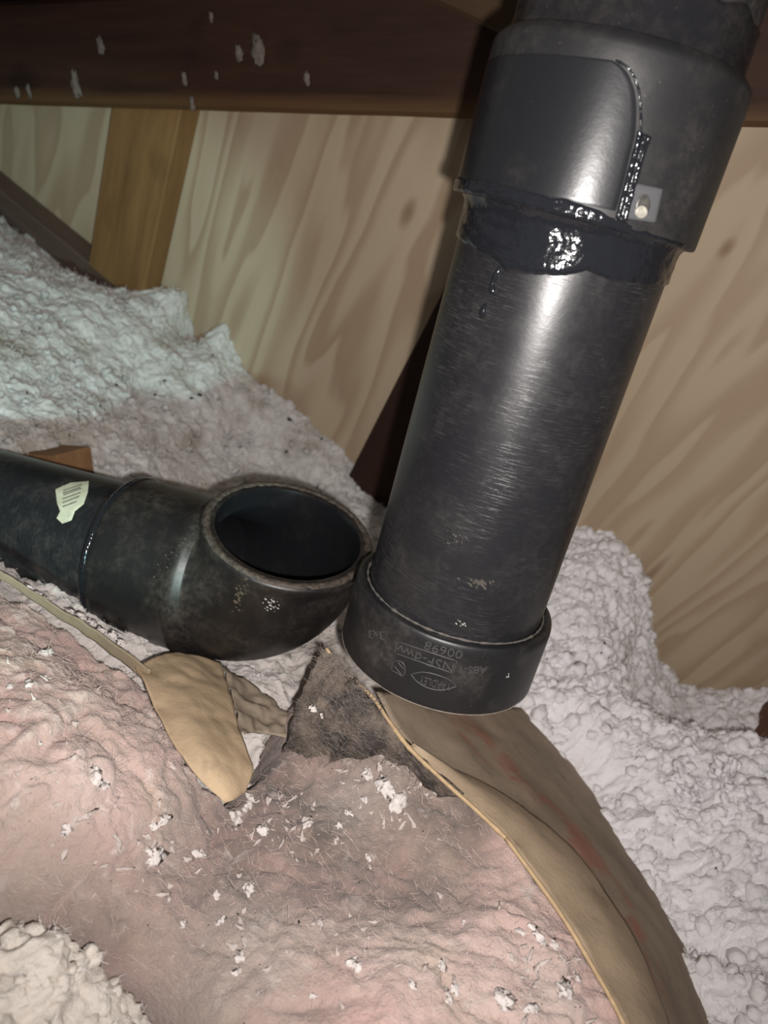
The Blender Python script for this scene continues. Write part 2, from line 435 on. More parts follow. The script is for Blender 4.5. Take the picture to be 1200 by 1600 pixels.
# plate at the wall foot, far left
P0 = wall_pt(-60, 250, .03); P1 = wall_pt(140, 412, .03); X2 = (P1 - P0) / np.linalg.norm(P1 - P0); Y2 = np.cross(WN, X2)
board('sill_plate', P0 - WN * .03, X2, Y2, WN, ((-.3, .24), (-.10, 0), (.0005, .03)), M_PLATE, label='grey-brown sill plank at the foot of the plywood, far left', cat='plank')
# timber end at the right edge
P0 = wall_pt(1176, 1142, .060); P1 = wall_pt(1300, 1050, .075); X2 = (P1 - P0) / np.linalg.norm(P1 - P0); Y2 = np.cross(WN, X2); Y2 /= np.linalg.norm(Y2); Z2 = np.cross(X2, Y2)
board('timber_offcut', P0, X2, Y2, Z2, ((0, .25), (-.06, .0), (-.03, .012)), mat_lumber('red_brown_lumber', (.20, .095, .055), (.12, .055, .034)), label='red-brown timber end poking out of white fluff at right edge', cat='timber')

# ------------------------------------------------------------------ loose-fill insulation
def CP(*l): return [tuple(at_h(x, y, h)) for (x, y, h) in l]
def CW(*l): return [tuple(wall_pt(x, y, .003)) for (x, y) in l]
fill_pts = CW((-150, 235), (0, 352), (70, 385), (130, 452), (200, 488), (290, 470), (340, 512), (372, 572), (430, 622), (500, 682), (560, 738), (610, 795),
              (900, 822), (950, 848), (984, 890), (992, 935), (1010, 1000), (1035, 1052), (1085, 1086), (1130, 1090), (1200, 1098), (1300, 1120))
fill_pts += [tuple(wall_pt(740, 800, .003))]
fill_pts += CP((60, 450, -.325), (60, 560, -.345), (180, 560, -.345), (120, 650, -.352), (20, 690, -.36), (260, 640, -.36), (300, 560, -.352), (350, 690, -.372), (480, 740, -.372), (-150, 600, -.35),
               (230, 730, -.375), (570, 840, -.36), (560, 960, -.35), (570, 1030, -.338), (480, 1050, -.332), (410, 1080, -.325), (330, 1020, -.345), (200, 985, -.342), (120, 960, -.342), (50, 925, -.345), (-100, 870, -.35),
               (700, 950, -.34), (760, 1100, -.33), (850, 960, -.285), (870, 1060, -.298), (930, 940, -.262), (960, 1040, -.295), (900, 1150, -.302), (1000, 1130, -.318), (1080, 1150, -.332), (1160, 1140, -.335),
               (960, 1220, -.305), (1030, 1215, -.285), (1110, 1222, -.270), (1170, 1200, -.250), (1260, 1220, -.250), (1000, 1310, -.308), (1090, 1330, -.288), (1180, 1340, -.272), (1150, 1470, -.290), (1118, 1560, -.300), (1180, 1590, -.288), (1300, 1500, -.272), (1140, 1700, -.30), (1300, 1750, -.28),
               (1100, 1515, -.307), (1058, 1425, -.311), (996, 1325, -.315), (938, 1245, -.318), (1125, 1600, -.305), (885, 1175, -.316), (30, 1430, -.318), (100, 1520, -.312), (180, 1570, -.318), (250, 1600, -.33), (60, 1600, -.305), (-100, 1500, -.31), (150, 1750, -.32),
               (600, 1250, -.34), (500, 1500, -.345), (700, 1500, -.34), (200, 1250, -.345), (850, 1600, -.33), (100, 1100, -.35))
FILL = RBF(fill_pts, 2e-5)

BATT_TOP = RBF(CP((-150, 900, -.318), (0, 915, -.312), (120, 995, -.308), (215, 1070, -.300), (60, 1000, -.292), (0, 1100, -.278), (120, 1100, -.278), (200, 1180, -.276), (0, 1300, -.284), (120, 1300, -.28), (240, 1300, -.286),
                  (300, 1230, -.290), (350, 1270, -.299), (320, 1350, -.300), (400, 1250, -.296), (440, 1190, -.292), (470, 1120, -.285), (512, 1040, -.268), (560, 1110, -.262), (640, 1180, -.255), (520, 1200, -.283),
                  (720, 1250, -.251), (800, 1325, -.247), (880, 1440, -.242), (975, 1600, -.237), (1050, 1780, -.235), (600, 1240, -.268), (600, 1310, -.272), (700, 1380, -.262), (640, 1370, -.274), (760, 1460, -.246), (850, 1560, -.240), (700, 1560, -.246),
                  (500, 1330, -.284), (430, 1330, -.288), (420, 1430, -.286), (560, 1450, -.268), (480, 1540, -.272), (330, 1450, -.296), (250, 1430, -.292), (330, 1560, -.290), (200, 1500, -.305), (270, 1600, -.310), (130, 1470, -.305), (50, 1400, -.302), (0, 1390, -.300),
                  (600, 1700, -.255), (400, 1750, -.28), (800, 1800, -.245), (700, 2600, -.25), (1200, 2200, -.237), (300, 2300, -.29), (-150, 1200, -.29)), 1e-5)
batt_poly = np.array([p[:2] for p in CP((-260, 780, -.31), (0, 893, -.31), (125, 974, -.305), (238, 1058, -.30), (284, 1140, -.292), (328, 1205, -.29), (362, 1238, -.297), (400, 1205, -.296), (440, 1170, -.292), (470, 1100, -.285), (515, 1030, -.262),
    (592, 1101, -.257), (650, 1165, -.253), (812, 1296, -.246), (896, 1404, -.241), (953, 1494, -.239), (1003, 1584, -.236), (1088, 1785, -.235), (1330, 2350, -.235), (620, 3200, -.26), (150, 2300, -.31), (310, 1700, -.31), (270, 1600, -.312), (220, 1540, -.31), (130, 1480, -.306), (60, 1425, -.303), (0, 1400, -.30), (-260, 1260, -.30))])
def sdist(q, poly):
    """signed distance, positive inside"""
    d = np.full(len(q), 9.); inside = np.zeros(len(q), bool); n = len(poly)
    for i in range(n):
        a, b = poly[i], poly[(i + 1) % n]; e = b - a; w = q - a
        t = np.clip((w @ e) / (e @ e), 0, 1); d = np.minimum(d, np.linalg.norm(w - t[:, None] * e, axis=1))
        c = ((a[1] > q[:, 1]) != (b[1] > q[:, 1])) & (q[:, 0] < (b[0] - a[0]) * (q[:, 1] - a[1]) / (b[1] - a[1] + 1e-15) + a[0]); inside ^= c
    return np.where(inside, d, -d)

def lumps(xy):
    """height of the popcorn clumps (m)"""
    w = xy + .006 * np.stack([fbm(xy, 80, 3, 3.1), fbm(xy, 80, 3, 9.4)], -1)
    o = .008 * fbm(xy, 14, 3, 1.5) + .0010 * fbm(xy, 420, 2, 5.5)
    for sc, am, sd_ in ((34, .0085, 3), (78, .0060, 17), (175, .0034, 29), (390, .0016, 41)):
        o = o + am * (.55 - np.clip(worley(w, sc, sd_), 0, 1.1) ** 1.4)
    return o
def roll(xy):
    """sideways push, so that clumps lean and overhang"""
    return .0035 * np.stack([perlin(p3(xy, 95, 2.3)), perlin(p3(xy, 95, 6.1))], -1) + .0016 * np.stack([perlin(p3(xy, 230, 4.3)), perlin(p3(xy, 230, 8.1))], -1)
def fill_z(xy): return FILL(xy) + lumps(xy) * (1 + .55 * np.clip((xy[..., 0] - .05) / .08, 0, 1) + .5 * np.clip((.30 - xy[..., 1]) / .05, 0, 1) * (xy[..., 0] < 0))

M_WHITE = mat_fluff('white_loose_fill', (.89, .86, .87), (.78, .75, .75), (.58, .52, .47), .25, sss=.35, srad=.002)
M_WHITE_FAR = mat_fluff('dusty_loose_fill', (.74, .72, .70), (.60, .56, .54), (.34, .29, .22), .7, big=22)
M_GREY = mat_fluff('grey_loose_fill', (.66, .61, .58), (.50, .45, .42), (.34, .29, .25), .5, sss=.5, srad=.003)
M_CREAM = mat_fluff('cream_loose_fill', (.70, .645, .58), (.55, .49, .43), (.42, .36, .31), .35, sss=.25, srad=.001)

M_FLUFF_FIB = mat_plain('white_fibre', (.80, .77, .76), .9, .15)
# clump shapes
def ico(sub):
    import bmesh
    bm = bmesh.new(); bmesh.ops.create_icosphere(bm, subdivisions=sub, radius=1)
    V = np.array([v.co[:] for v in bm.verts]); Fc = np.array([[v.index for v in f.verts] for f in bm.faces]); bm.free(); return V, Fc
ICO2 = ico(2); ICO3 = ico(3)
def clump(base, seed, rag=.45):
    V, Fc = base; o = np.array([seed * 3.7, seed * 1.3, seed * 2.1])
    d = 1 + rag * .8 * perlin(V * 1.3 + o) + rag * .8 * perlin(V * 2.7 + o) + (rag * .45 * perlin(V * 6 + o) + rag * .22 * perlin(V * 12 + o) if len(V) > 300 else 0)
    return V * np.clip(d, .25, 2)[:, None]
CL2 = [clump(ICO2, k + 1, .45) for k in range(14)]
CL3 = [clump(ICO3, k + 31, .6) for k in range(14)]
def rotm(r):
    q = r.normal(size=4); q /= np.linalg.norm(q); w, x, y, z = q
    return np.array([[1 - 2 * (y * y + z * z), 2 * (x * y - z * w), 2 * (x * z + y * w)], [2 * (x * y + z * w), 1 - 2 * (x * x + z * z), 2 * (y * z - x * w)], [2 * (x * z - y * w), 2 * (y * z + x * w), 1 - 2 * (x * x + y * y)]])

def fibre_cloud(pts, n, lmin, lmax, wid, rr):
    """thin curved glass fibres, two bent strips each (triangles)"""
    p = pts[rr.integers(0, len(pts), n)]
    d = rr.normal(size=(n, 3)); d[:, 2] = np.abs(d[:, 2]) * .6; d /= np.linalg.norm(d, axis=1, keepdims=True)
    L = rr.uniform(lmin, lmax, (n, 1)); bend = rr.normal(size=(n, 3)) * .45
    sv = np.cross(d, rr.normal(size=(n, 3))); sv /= np.linalg.norm(sv, axis=1, keepdims=True); sv *= wid / 2
    V = []
    for t in (-.35, .15, .65):
        c = p + d * L * t + bend * L * t * t; V += [c - sv, c + sv]
    V = np.stack(V, 1).reshape(-1, 3); b = (np.arange(n) * 6)[:, None]
    F_ = np.concatenate([b + np.array([f]) for f in ((0, 1, 3), (0, 3, 2), (2, 3, 5), (2, 5, 4))])
    return V, F_
ST = .0015
xs = np.arange(-.80, .66, ST); ys = np.arange(.0, 1.02, ST)
GX, GY = np.meshgrid(xs, ys); XY = np.stack([GX, GY], -1)
GZ = fill_z(XY.reshape(-1, 2)).reshape(GX.shape)
sd = sdist(XY.reshape(-1, 2), batt_poly).reshape(GX.shape)
GZ = np.where(sd > -.004, GZ - .02, GZ)                    # pressed down under the batt
RL = roll(XY.reshape(-1, 2)).reshape(XY.shape)
P = np.stack([GX + RL[..., 0], GY + RL[..., 1], GZ], -1)
front = ((P - W0) @ WN) > -.004
pj = proj(P)
vis = (pj[..., 2] > .05) & (pj[..., 0] > -260) & (pj[..., 0] < 1700) & (pj[..., 1] > -300) & (pj[..., 1] < 3200)
ok = front & (sd < .03) & vis
region = np.zeros(GX.shape, int)                           # 0 far left heap, 1 right heap, 2 near-left corner, 3 middle
px, py = pj[..., 0], pj[..., 1]
region[px > 640 + .25 * (py - 800)] = 1
region[(py > 1250) & (px < 520)] = 2
region[(region == 0) & (py > 760 + .42 * px)] = 3
cellok = ok[:-1, :-1] & ok[:-1, 1:] & ok[1:, 1:] & ok[1:, :-1]
idx = np.arange(GX.size).reshape(GX.shape)
FA = np.stack([idx[:-1, :-1], idx[:-1, 1:], idx[1:, 1:], idx[1:, :-1]], -1)
FR = region[:-1, :-1]
heaps = [('loose_fill_heap', 'dusty white loose-fill heap against the plywood behind the black elbow', M_WHITE_FAR, 350, (.002, .005), 2, 16000, (.004, .009), .00030),
         ('loose_fill_heap', 'bright white loose-fill heap beside the kraft paper at the right', M_WHITE, 2500, (.0022, .0075), 2, 36000, (.003, .008), .00022),
         ('loose_fill_heap', 'cream loose-fill heap in the near lower-left corner', M_CREAM, 700, (.0012, .0042), 2, 7000, (.002, .005), .00014),
         ('loose_fill_heap', 'grey loose-fill patch under the elbow between the two torn papers', M_GREY, 300, (.0015, .004), 2, 8000, (.003, .007), .0002)]
r = np.random.default_rng(5)
for k, (nm, lab, mt, cnt, (s0, s1), lv, nf, fl_, fw) in enumerate(heaps):
    fa = FA[cellok & (FR == k)]
    if not len(fa): continue
    used, inv = np.unique(fa.ravel(), return_inverse=True)
    Vs = [P.reshape(-1, 3)[used]]; Fs = [inv.reshape(-1, 4)]; off = len(used)
    tri = []
    cand = Vs[0][r.integers(0, len(used), cnt)]
    dist = proj(cand)[:, 2]
    for q, dz in zip(cand, dist):
        big = (dz > .42) if k else True
        sc = r.uniform(s0, s1) ** 1.0 * (.7 + .6 * r.random()); V0 = (CL2 if lv == 2 else CL3)[r.integers(14)]
        A3 = rotm(r) @ np.diag([1, r.uniform(.6, 1), r.uniform(.55, .95)]) * sc
        w = V0 @ A3.T + q - np.array([0, 0, sc * .30])
        dw = (w - W0) @ WN
        if dw.min() < .001: w = w + WN * (.001 - dw.min())
        Vs.append(w); tri.append((ICO2 if lv == 2 else ICO3)[1] + off); off += len(w)
    Vall = np.concatenate(Vs)
    q4 = np.concatenate([np.concatenate([Fs[0][:, [0, 1, 2]], Fs[0][:, [0, 2, 3]]])] + tri)
    inview = Vall[(lambda j: (j[:, 0] > -60) & (j[:, 0] < 1260) & (j[:, 1] < 1680))(proj(Vall))]
    fv, ff = fibre_cloud(inview, nf, *fl_, fw, r)
    Vf = np.concatenate([Vall, fv]); q4 = np.concatenate([q4, ff + len(Vall)])
    hp = mesh(nm, Vf, q4, mt, kind='stuff', label=lab, cat='insulation')
    hp.data.materials.append(M_FLUFF_FIB); mi = np.zeros(len(hp.data.polygons), np.int32); mi[-len(ff):] = 1; hp.data.polygons.foreach_set('material_index', mi)

# ------------------------------------------------------------------ pink batt
batt = empty('insulation_batt', at_h(350, 1400, -.40), 'pink fibreglass insulation batt with torn brown kraft paper facing', 'insulation')
def batt_noise(xy):
    w = xy + .008 * np.stack([fbm(xy, 35, 2, 1.1), fbm(xy, 35, 2, 4.9)], -1)
    return .0065 * fbm(w, 22, 3, 2.2) - .0030 * np.exp(-np.abs(perlin(p3(w, 38, 8.8))) * 9) + .0028 * np.abs(fbm(w, 75, 3, 3.8)) + .0012 * fbm(xy, 260, 3, 4.4)
dirt_blobs = [(650, 1215, 75, .9), (700, 1250, 60, .8), (200, 1400, 70, .35), (120, 1440, 60, .4), (300, 1540, 80, .4), (420, 1560, 70, .3), (50, 1370, 60, .35), (560, 1330, 50, .6), (500, 1215, 60, .9), (690, 1240, 45, .9), (735, 1290, 35, .7), (620, 1300, 60, .5), (700, 1400, 40, .7), (640, 1390, 40, .6), (350, 1300, 60, .5), (460, 1240, 60, .6), (430, 1260, 90, .8), (500, 1300, 90, .75), (400, 1330, 80, .6), (560, 1260, 70, .55), (660, 1370, 60, .75), (560, 1360, 70, .6), (470, 1370, 80, .55), (420, 1200, 70, .9), (470, 1160, 80, .9), (370, 1420, 60, .4), (700, 1260, 50, .6), (650, 1210, 50, .9), (310, 1290, 50, .35), (740, 1340, 40, .35), (330, 1480, 70, .35), (600, 1420, 60, .3), (230, 1440, 70, .35), (0, 920, 40, .5), (100, 985, 35, .4), (560, 1180, 70, .8)]
pale_blobs = [(150, 1210, 50, .5), (250, 1130, 40, .3), (780, 1480, 60, .35), (560, 1240, 50, .3), (400, 1480, 70, .3), (40, 1000, 50, .35), (640, 1500, 60, .25), (870, 1560, 50, .4)]
def blobs(xy, lst):
    o = np.zeros(len(xy))
    for (x, y, rp, a) in lst:
        c = hit(x, y, BATT_TOP); rad = rp * .36 / F
        d = np.linalg.norm(xy - c[:2], axis=1) / rad; o = 1 - (1 - o) * (1 - a * np.exp(-d * d * .7))
    return o
ST = .0014
bx0, by0 = batt_poly.min(0); bx1, by1 = batt_poly.max(0)
bx0 = max(bx0, -.48); 
xs = np.arange(bx0, bx1 + .01, ST); ys = np.arange(max(by0 - .01, .0), by1 + .01, ST)
GX, GY = np.meshgrid(xs, ys); q = np.stack([GX, GY], -1).reshape(-1, 2)
sdq = sdist(q, batt_poly) + .0025 * fbm(q, 90, 3, 6.6)
top = BATT_TOP(q) + batt_noise(q) - .0035
d = np.clip((sdq + .003) / .010, 0, 1)
zz = top - .05 * (1 - np.sqrt(1 - (1 - d) ** 2))
okv = (sdq > -.004).reshape(GX.shape)
cell = okv[:-1, :-1] & okv[:-1, 1:] & okv[1:, 1:] & okv[1:, :-1]
idx = np.arange(GX.size).reshape(GX.shape)
fa = np.stack([idx[:-1, :-1], idx[:-1, 1:], idx[1:, 1:], idx[1:, :-1]], -1)[cell]
used, inv = np.unique(fa.ravel(), return_inverse=True)
BV = np.concatenate([q, zz[:, None]], 1)[used]
dn = blobs(BV[:, :2], dirt_blobs); crease = np.clip(-(BV[:, 2] - top[used]) / .02, 0, 1)
M_PINK = mat_pink()
body = mesh('pink_fibreglass', BV, inv.reshape(-1, 4), M_PINK, batt, vcol={'dirt': np.clip(dn, 0, 1), 'pale': blobs(BV[:, :2], pale_blobs)})
def batt_z(xy): return BATT_TOP(xy) + batt_noise(xy) - .0035
# fuzz: fine glass fibres lying on the batt
def fibres(name, pts, n, lmin, lmax, wid, mat, parent, rr, lift=.0008, z=None):
    V = []; Fc = []
    sel = pts[rr.integers(0, len(pts), n)]
    for p in sel:
        a = rr.uniform(0, 2 * math.pi); L = rr.uniform(lmin, lmax); dirv = np.array([math.cos(a), math.sin(a), rr.uniform(-.1, .45)])
        bend = rr.normal(size=3) * .35; sidev = np.cross(dirv, CAMP - p); sidev /= np.linalg.norm(sidev) + 1e-9
        k = len(V)
        for t in (0, .5, 1):
            c = p + dirv * L * t + bend * L * t * t * .6 + np.array([0, 0, lift])
            V.append(c - sidev * wid / 2); V.append(c + sidev * wid / 2)
        Fc += [(k, k + 1, k + 3, k + 2), (k + 2, k + 3, k + 5, k + 4)]
    return mesh(name, np.array(V), np.array(Fc), mat, parent, smooth=False, kind='stuff')
rr = np.random.default_rng(3)
pjv = proj(BV); visb = BV[(pjv[:, 0] > -50) & (pjv[:, 0] < 1250) & (pjv[:, 1] < 1700) & (sdq[used] > .004)]
M_FIB = mat_plain('pale_fibre', (.60, .46, .41), .8, .2)
fibres('loose_fibres', visb, 5000, .002, .006, .00010, M_FIB, batt, rr)

# ---- kraft paper
M_KRAFT = mat_kraft('kraft_paper', (.37, .29, .215), red=True)
M_FLANGE = mat_kraft('kraft_flange', (.43, .325, .225))
M_TAN = mat_kraft('tan_kraft', (.55, .41, .265))
M_EDGE = mat_plain('torn_paper_edge', (.50, .36, .21), .8, .3, 300)
def rows(curves, n):           # curves: list of 3-D polylines (across) -> (n, len) sheet, smoothed across
    C = [spline(c, n) for c in curves]; return np.stack(C, 1)
def P3(*l): return [at_h(x, y, h) for (x, y, h) in l]
ridge = P3((588, 1082, -.252), (640, 1168, -.250), (710, 1236, -.247), (790, 1308, -.243), (870, 1418, -.238), (925, 1508, -.236), (975, 1600, -.234), (1060, 1800, -.233), (1310, 2370, -.233))
mid1 = P3((660, 1082, -.268), (715, 1150, -.266), (790, 1225, -.264), (880, 1310, -.262), (950, 1410, -.258), (1000, 1500, -.256), (1035, 1600, -.255), (1110, 1800, -.255), (1360, 2330, -.255))
mid2 = P3((740, 1095, -.288), (790, 1150, -.288), (850, 1215, -.287), (930, 1300, -.286), (1000, 1400, -.284), (1045, 1500, -.282), (1072, 1600, -.28), (1140, 1800, -.28), (1400, 2300, -.28))
rgt = P3((800, 1105, -.306), (850, 1165, -.307), (905, 1235, -.308), (970, 1320, -.309), (1040, 1425, -.309), (1082, 1515, -.306), (1105, 1600, -.302), (1170, 1800, -.30), (1430, 2280, -.30))
far = P3((835, 1108, -.325), (885, 1170, -.328), (940, 1240, -.33), (1000, 1322, -.332), (1065, 1425, -.332), (1105, 1515, -.33), (1130, 1600, -.325), (1190, 1800, -.325), (1450, 2270, -.325))
ctrl = rows([ridge, mid1, mid2, rgt, far], 90)
def widen(ctrl, n):            # Catmull-Rom across
    return np.stack([spline(row, n) for row in ctrl])
G = widen(ctrl, 40)
uvg = np.stack(np.meshgrid(np.linspace(0, 1, 40), np.linspace(0, 1, 90)), -1)
nz = fbm(G.reshape(-1, 3)[:, :2], 30, 3, 12.).reshape(G.shape[:2]) * .0016; G[..., 2] += nz
solid_sheet('kraft_facing', G, .0006, M_KRAFT, batt, uvs=uvg, label='brown kraft paper facing with faded red print')
# flange: the folded strip along the ridge, its lower edge lifts off the sheet
fl_edge = P3((641, 1170, -.249), (700, 1196, -.2505), (762, 1226, -.2535), (820, 1262, -.2545), (878, 1308, -.2555), (908, 1338, -.2555), (960, 1412, -.2525), (1000, 1480, -.2515), (1040, 1580, -.2505), (1110, 1790, -.250), (1360, 2325, -.250))
fl_ridge = P3((639, 1168, -.249), (680, 1208, -.2465), (740, 1262, -.2435), (790, 1308, -.2415), (835, 1368, -.2395), (870, 1418, -.2365), (905, 1472, -.235), (925, 1508, -.2345), (975, 1600, -.2325), (1060, 1800, -.2315), (1310, 2370, -.2315))
C = rows([fl_ridge, [(a * .5 + b * .5) + np.array([0, 0, .0035]) for a, b in zip(fl_ridge, fl_edge)], fl_edge], 80)
G2 = widen(C, 14); G2[..., 2] += fbm(G2.reshape(-1, 3)[:, :2], 45, 3, 3.).reshape(G2.shape[:2]) * .0008
solid_sheet('paper_flange', G2, .0005, M_FLANGE, batt, label='lighter brown folded paper flange')
# torn lip: the pale broken edge of the paper along the ridge
lip = spline(P3((510, 1013, -.248), (522, 1030, -.249), (545, 1056, -.250), (580, 1087, -.250), (606, 1124, -.249), (640, 1169, -.2475), (690, 1217, -.2445), (740, 1262, -.2425), (790, 1309, -.2405)), 70)
rrad = .0010 + .0007 * np.abs(perlin(np.stack([np.arange(70) * .31, np.zeros(70), np.zeros(70)], -1)))
V, Fc = tube(lip, rrad, 6); mesh('torn_paper_edge', V, Fc, M_EDGE, batt, label='pale torn paper edge')
lip2 = spline(P3((790, 1309, -.2405), (870, 1419, -.2355), (925, 1509, -.234), (975, 1601, -.232), (1060, 1800, -.231), (1310, 2370, -.231)), 50)
V, Fc = tube(lip2, .0010 + .0004 * np.abs(perlin(np.stack([np.arange(50) * .4, np.ones(50), np.zeros(50)], -1))), 6); mesh('torn_paper_edge', V, Fc, M_EDGE, batt, label='pale torn paper edge')

# upright dark grey corner of the batt, dirty fibre side
m, nt, b = new_mat('sooty_fibre'); g = NT(nt); ob = g.coord('Object')
n1 = g.noise(ob, 34, 4, .6); n2 = g.noise(ob, 420, 4, .7)
c = g.mix(g.ramp(n1, [(.42, 0), (.60, 1)]), (.060, .052, .048), (.215, .170, .138)); c = g.mix(g.ramp(n2, [(.55, 0), (.8, .6)]), c, (.36, .31, .28))
g.l(c, b.inputs['Base Color']); b.inputs['Roughness'].default_value = .95; b.inputs['Specular IOR Level'].default_value = .08; g.bump(b, n2, .9, .002)
M_SOOT = m
left_e = P3((508, 1014, -.249), (488, 1045, -.259), (468, 1090, -.270), (452, 1145, -.284), (436, 1195, -.306))
mid_e = P3((510, 1013, -.2485), (525, 1060, -.250), (530, 1110, -.258), (530, 1160, -.272), (500, 1218, -.303))
mid_f = P3((511, 1013, -.2485), (550, 1072, -.246), (585, 1120, -.250), (600, 1170, -.260), (590, 1230, -.292))
rt_e = P3((512, 1014, -.249), (560, 1070, -.2505), (606, 1125, -.2495), (660, 1190, -.2470), (720, 1246, -.2445))
G3 = widen(rows([left_e, mid_e, mid_f, rt_e], 70), 60)
g3f = G3.reshape(-1, 3)[:, :2]
wgt = np.clip(np.minimum(np.linspace(0, 1, 60), np.linspace(1, 0, 60)) * 6, 0, 1)[None, :]
G3[..., :2] += .0035 * np.stack([fbm(g3f, 90, 3, 16.), fbm(g3f, 90, 3, 26.)], -1).reshape(G3.shape[0], G3.shape[1], 2) * np.clip(np.linspace(0, 1, 70) * 5, 0, 1)[:, None, None] * np.clip(np.linspace(1, 0, 60) * 4, 0, 1)[None, :, None]
G3[..., 2] += (fbm(g3f, 70, 4, 6.).reshape(G3.shape[:2]) * .003) * wgt
solid_sheet('grey_torn_corner', G3, .003, M_SOOT, batt, label='dark grey dusty torn corner standing up to a point')
fibres('corner_fibres', G3[4:-4, 4:-4].reshape(-1, 3), 1800, .003, .008, .00014, mat_plain('grey_fibre', (.20, .17, .15), .8, .3), batt, rr, lift=.0006)

# tan paper flap in the notch, and the paper edge that runs on to the left
fa_l = P3((212, 1040, -.302), (232, 1080, -.293), (262, 1145, -.287), (300, 1205, -.283), (352, 1254, -.286))
fa_m = P3((275, 1018, -.312), (285, 1075, -.293), (310, 1140, -.282), (345, 1205, -.280), (366, 1249, -.285))
fa_r = P3((345, 1035, -.318), (362, 1090, -.300), (378, 1150, -.289), (396, 1196, -.286), (384, 1238, -.288))
G4 = widen(rows([fa_l, fa_m, fa_r], 50), 30); G4[..., 2] += fbm(G4.reshape(-1, 3)[:, :2], 60, 3, 9.).reshape(G4.shape[:2]) * .0012
solid_sheet('kraft_flap', G4, .0007, M_TAN, batt, label='tan kraft paper flap hanging into the notch')
st_a = P3((-120, 832, -.312), (0, 893, -.309), (60, 930, -.306), (120, 968, -.303), (180, 1006, -.300), (235, 1048, -.297))
st_b = P3((-120, 845, -.314), (0, 906, -.313), (60, 944, -.312), (120, 985, -.310), (180, 1026, -.308), (228, 1066, -.305))
G5 = widen(rows([st_a, [(a + b) / 2 + np.array([0, 0, .001]) for a, b in zip(st_a, st_b)], st_b], 60), 8); G5[..., 2] += fbm(G5.reshape(-1, 3)[:, :2], 80, 2, 4.).reshape(G5.shape[:2]) * .0015
solid_sheet('kraft_strip', G5, .0008, mat_kraft('dusty_kraft', (.33, .255, .175)), batt, label='dusty kraft paper edge behind the pink fibre')
cr_a = P3((340, 1036, -.318), (385, 1062, -.314), (420, 1090, -.312), (455, 1120, -.306))
cr_m = P3((365, 1090, -.303), (395, 1110, -.303), (425, 1128, -.303), (452, 1140, -.301))
cr_b = P3((378, 1150, -.292), (400, 1143, -.298), (425, 1148, -.301), (448, 1160, -.302))
G6 = widen(rows([cr_a, cr_m, cr_b], 30), 20); G6[..., 2] += fbm(G6.reshape(-1, 3)[:, :2], 70, 3, 2.).reshape(G6.shape[:2]) * .004
solid_sheet('crumpled_kraft', G6, .0008, mat_kraft('grey_tan_kraft', (.36, .29, .22)), batt, label='crumpled dusty paper')

# ------------------------------------------------------------------ hanging pipe
PIPE_DN = np.array([-750, 2863, 1200.]); PIPE_DN /= np.linalg.norm(PIPE_DN)
PA = d2w(PIPE_DN); PO = at(866, 435, .330)
class Cyl:
    """cylinder frame: o + a*t, phi = 0 faces the camera, positive to the picture's right"""
    def __init__(s, o, a):
        s.o, s.a = o, a
        v = CAMP - o; e = v - a * (v @ a); s.e = e / np.linalg.norm(e)
        f = np.cross(s.a, s.e); 
        if f @ d2w(np.array([1., 0, 0])) < 0: f = -f
        s.f = f
    def pt(s, t, ph, r):
        t, ph, r = np.broadcast_arrays(np.asarray(t, float), np.asarray(ph, float), np.asarray(r, float))
        return s.o + s.a * t[..., None] + r[..., None] * (np.cos(ph)[..., None] * s.e + np.sin(ph)[..., None] * s.f)
    def hit(s, x, y, r):
        d = d2w(ray(x, y)); w = CAMP - s.o
        dp = d - s.a * (d @ s.a); wp = w - s.a * (w @ s.a)
        A_, B_, C_ = dp @ dp, 2 * dp @ wp, wp @ wp - r * r; D = max(B_ * B_ - 4 * A_ * C_, 0)
        k = (-B_ - math.sqrt(D)) / (2 * A_); P_ = CAMP + d * k - s.o
        return float(P_ @ s.a), math.atan2(P_ @ s.f, P_ @ s.e)
    def t_at_y(s, y):          # where the axis passes picture row y
        lo, hi = -.6, .6
        for _ in range(50):
            m_ = (lo + hi) / 2
            if proj(s.o + s.a * m_)[1] < y: lo = m_
            else: hi = m_
        return lo
C1 = Cyl(PO, PA)
def lathe(name, cy, prof, mat, parent, n=96, wob=0, **kw):
    """prof: list of (t, r); seam at the back"""
    T = np.array([p[0] for p in prof]); Rr = np.array([p[1] for p in prof]); ph = np.linspace(-math.pi, math.pi, n + 1)
    PP = cy.pt(T[:, None], ph[None], Rr[:, None])
    uv = np.stack(np.broadcast_arrays(ph[None] * .045, T[:, None]), -1).reshape(-1, 2)
    fl = np.cross(cy.a, cy.e) @ cy.f < 0
    f = gridfaces(len(prof), n + 1, flip=fl)
    o = mesh(name, PP.reshape(-1, 3), f, mat, parent, uv=uv, **kw)
    return o
def rnd(profile, rad=.0015, k=3):
    """round the corners of a (t,r) polyline"""
    P_ = [np.array(p, float) for p in profile]; out = [P_[0]]
    for i in range(1, len(P_) - 1):
        a, b, c = P_[i - 1], P_[i], P_[i + 1]; u, v = a - b, c - b; lu, lv = np.linalg.norm(u), np.linalg.norm(v)
        rd = min(rad, lu * .45, lv * .45); u /= lu; v /= lv
        for j in range(k + 1):
            t = j / k; out.append((1 - t) ** 2 * (b + u * rd) + 2 * t * (1 - t) * b + t * t * (b + v * rd))
    out.append(P_[-1]); return [tuple(p) for p in out]

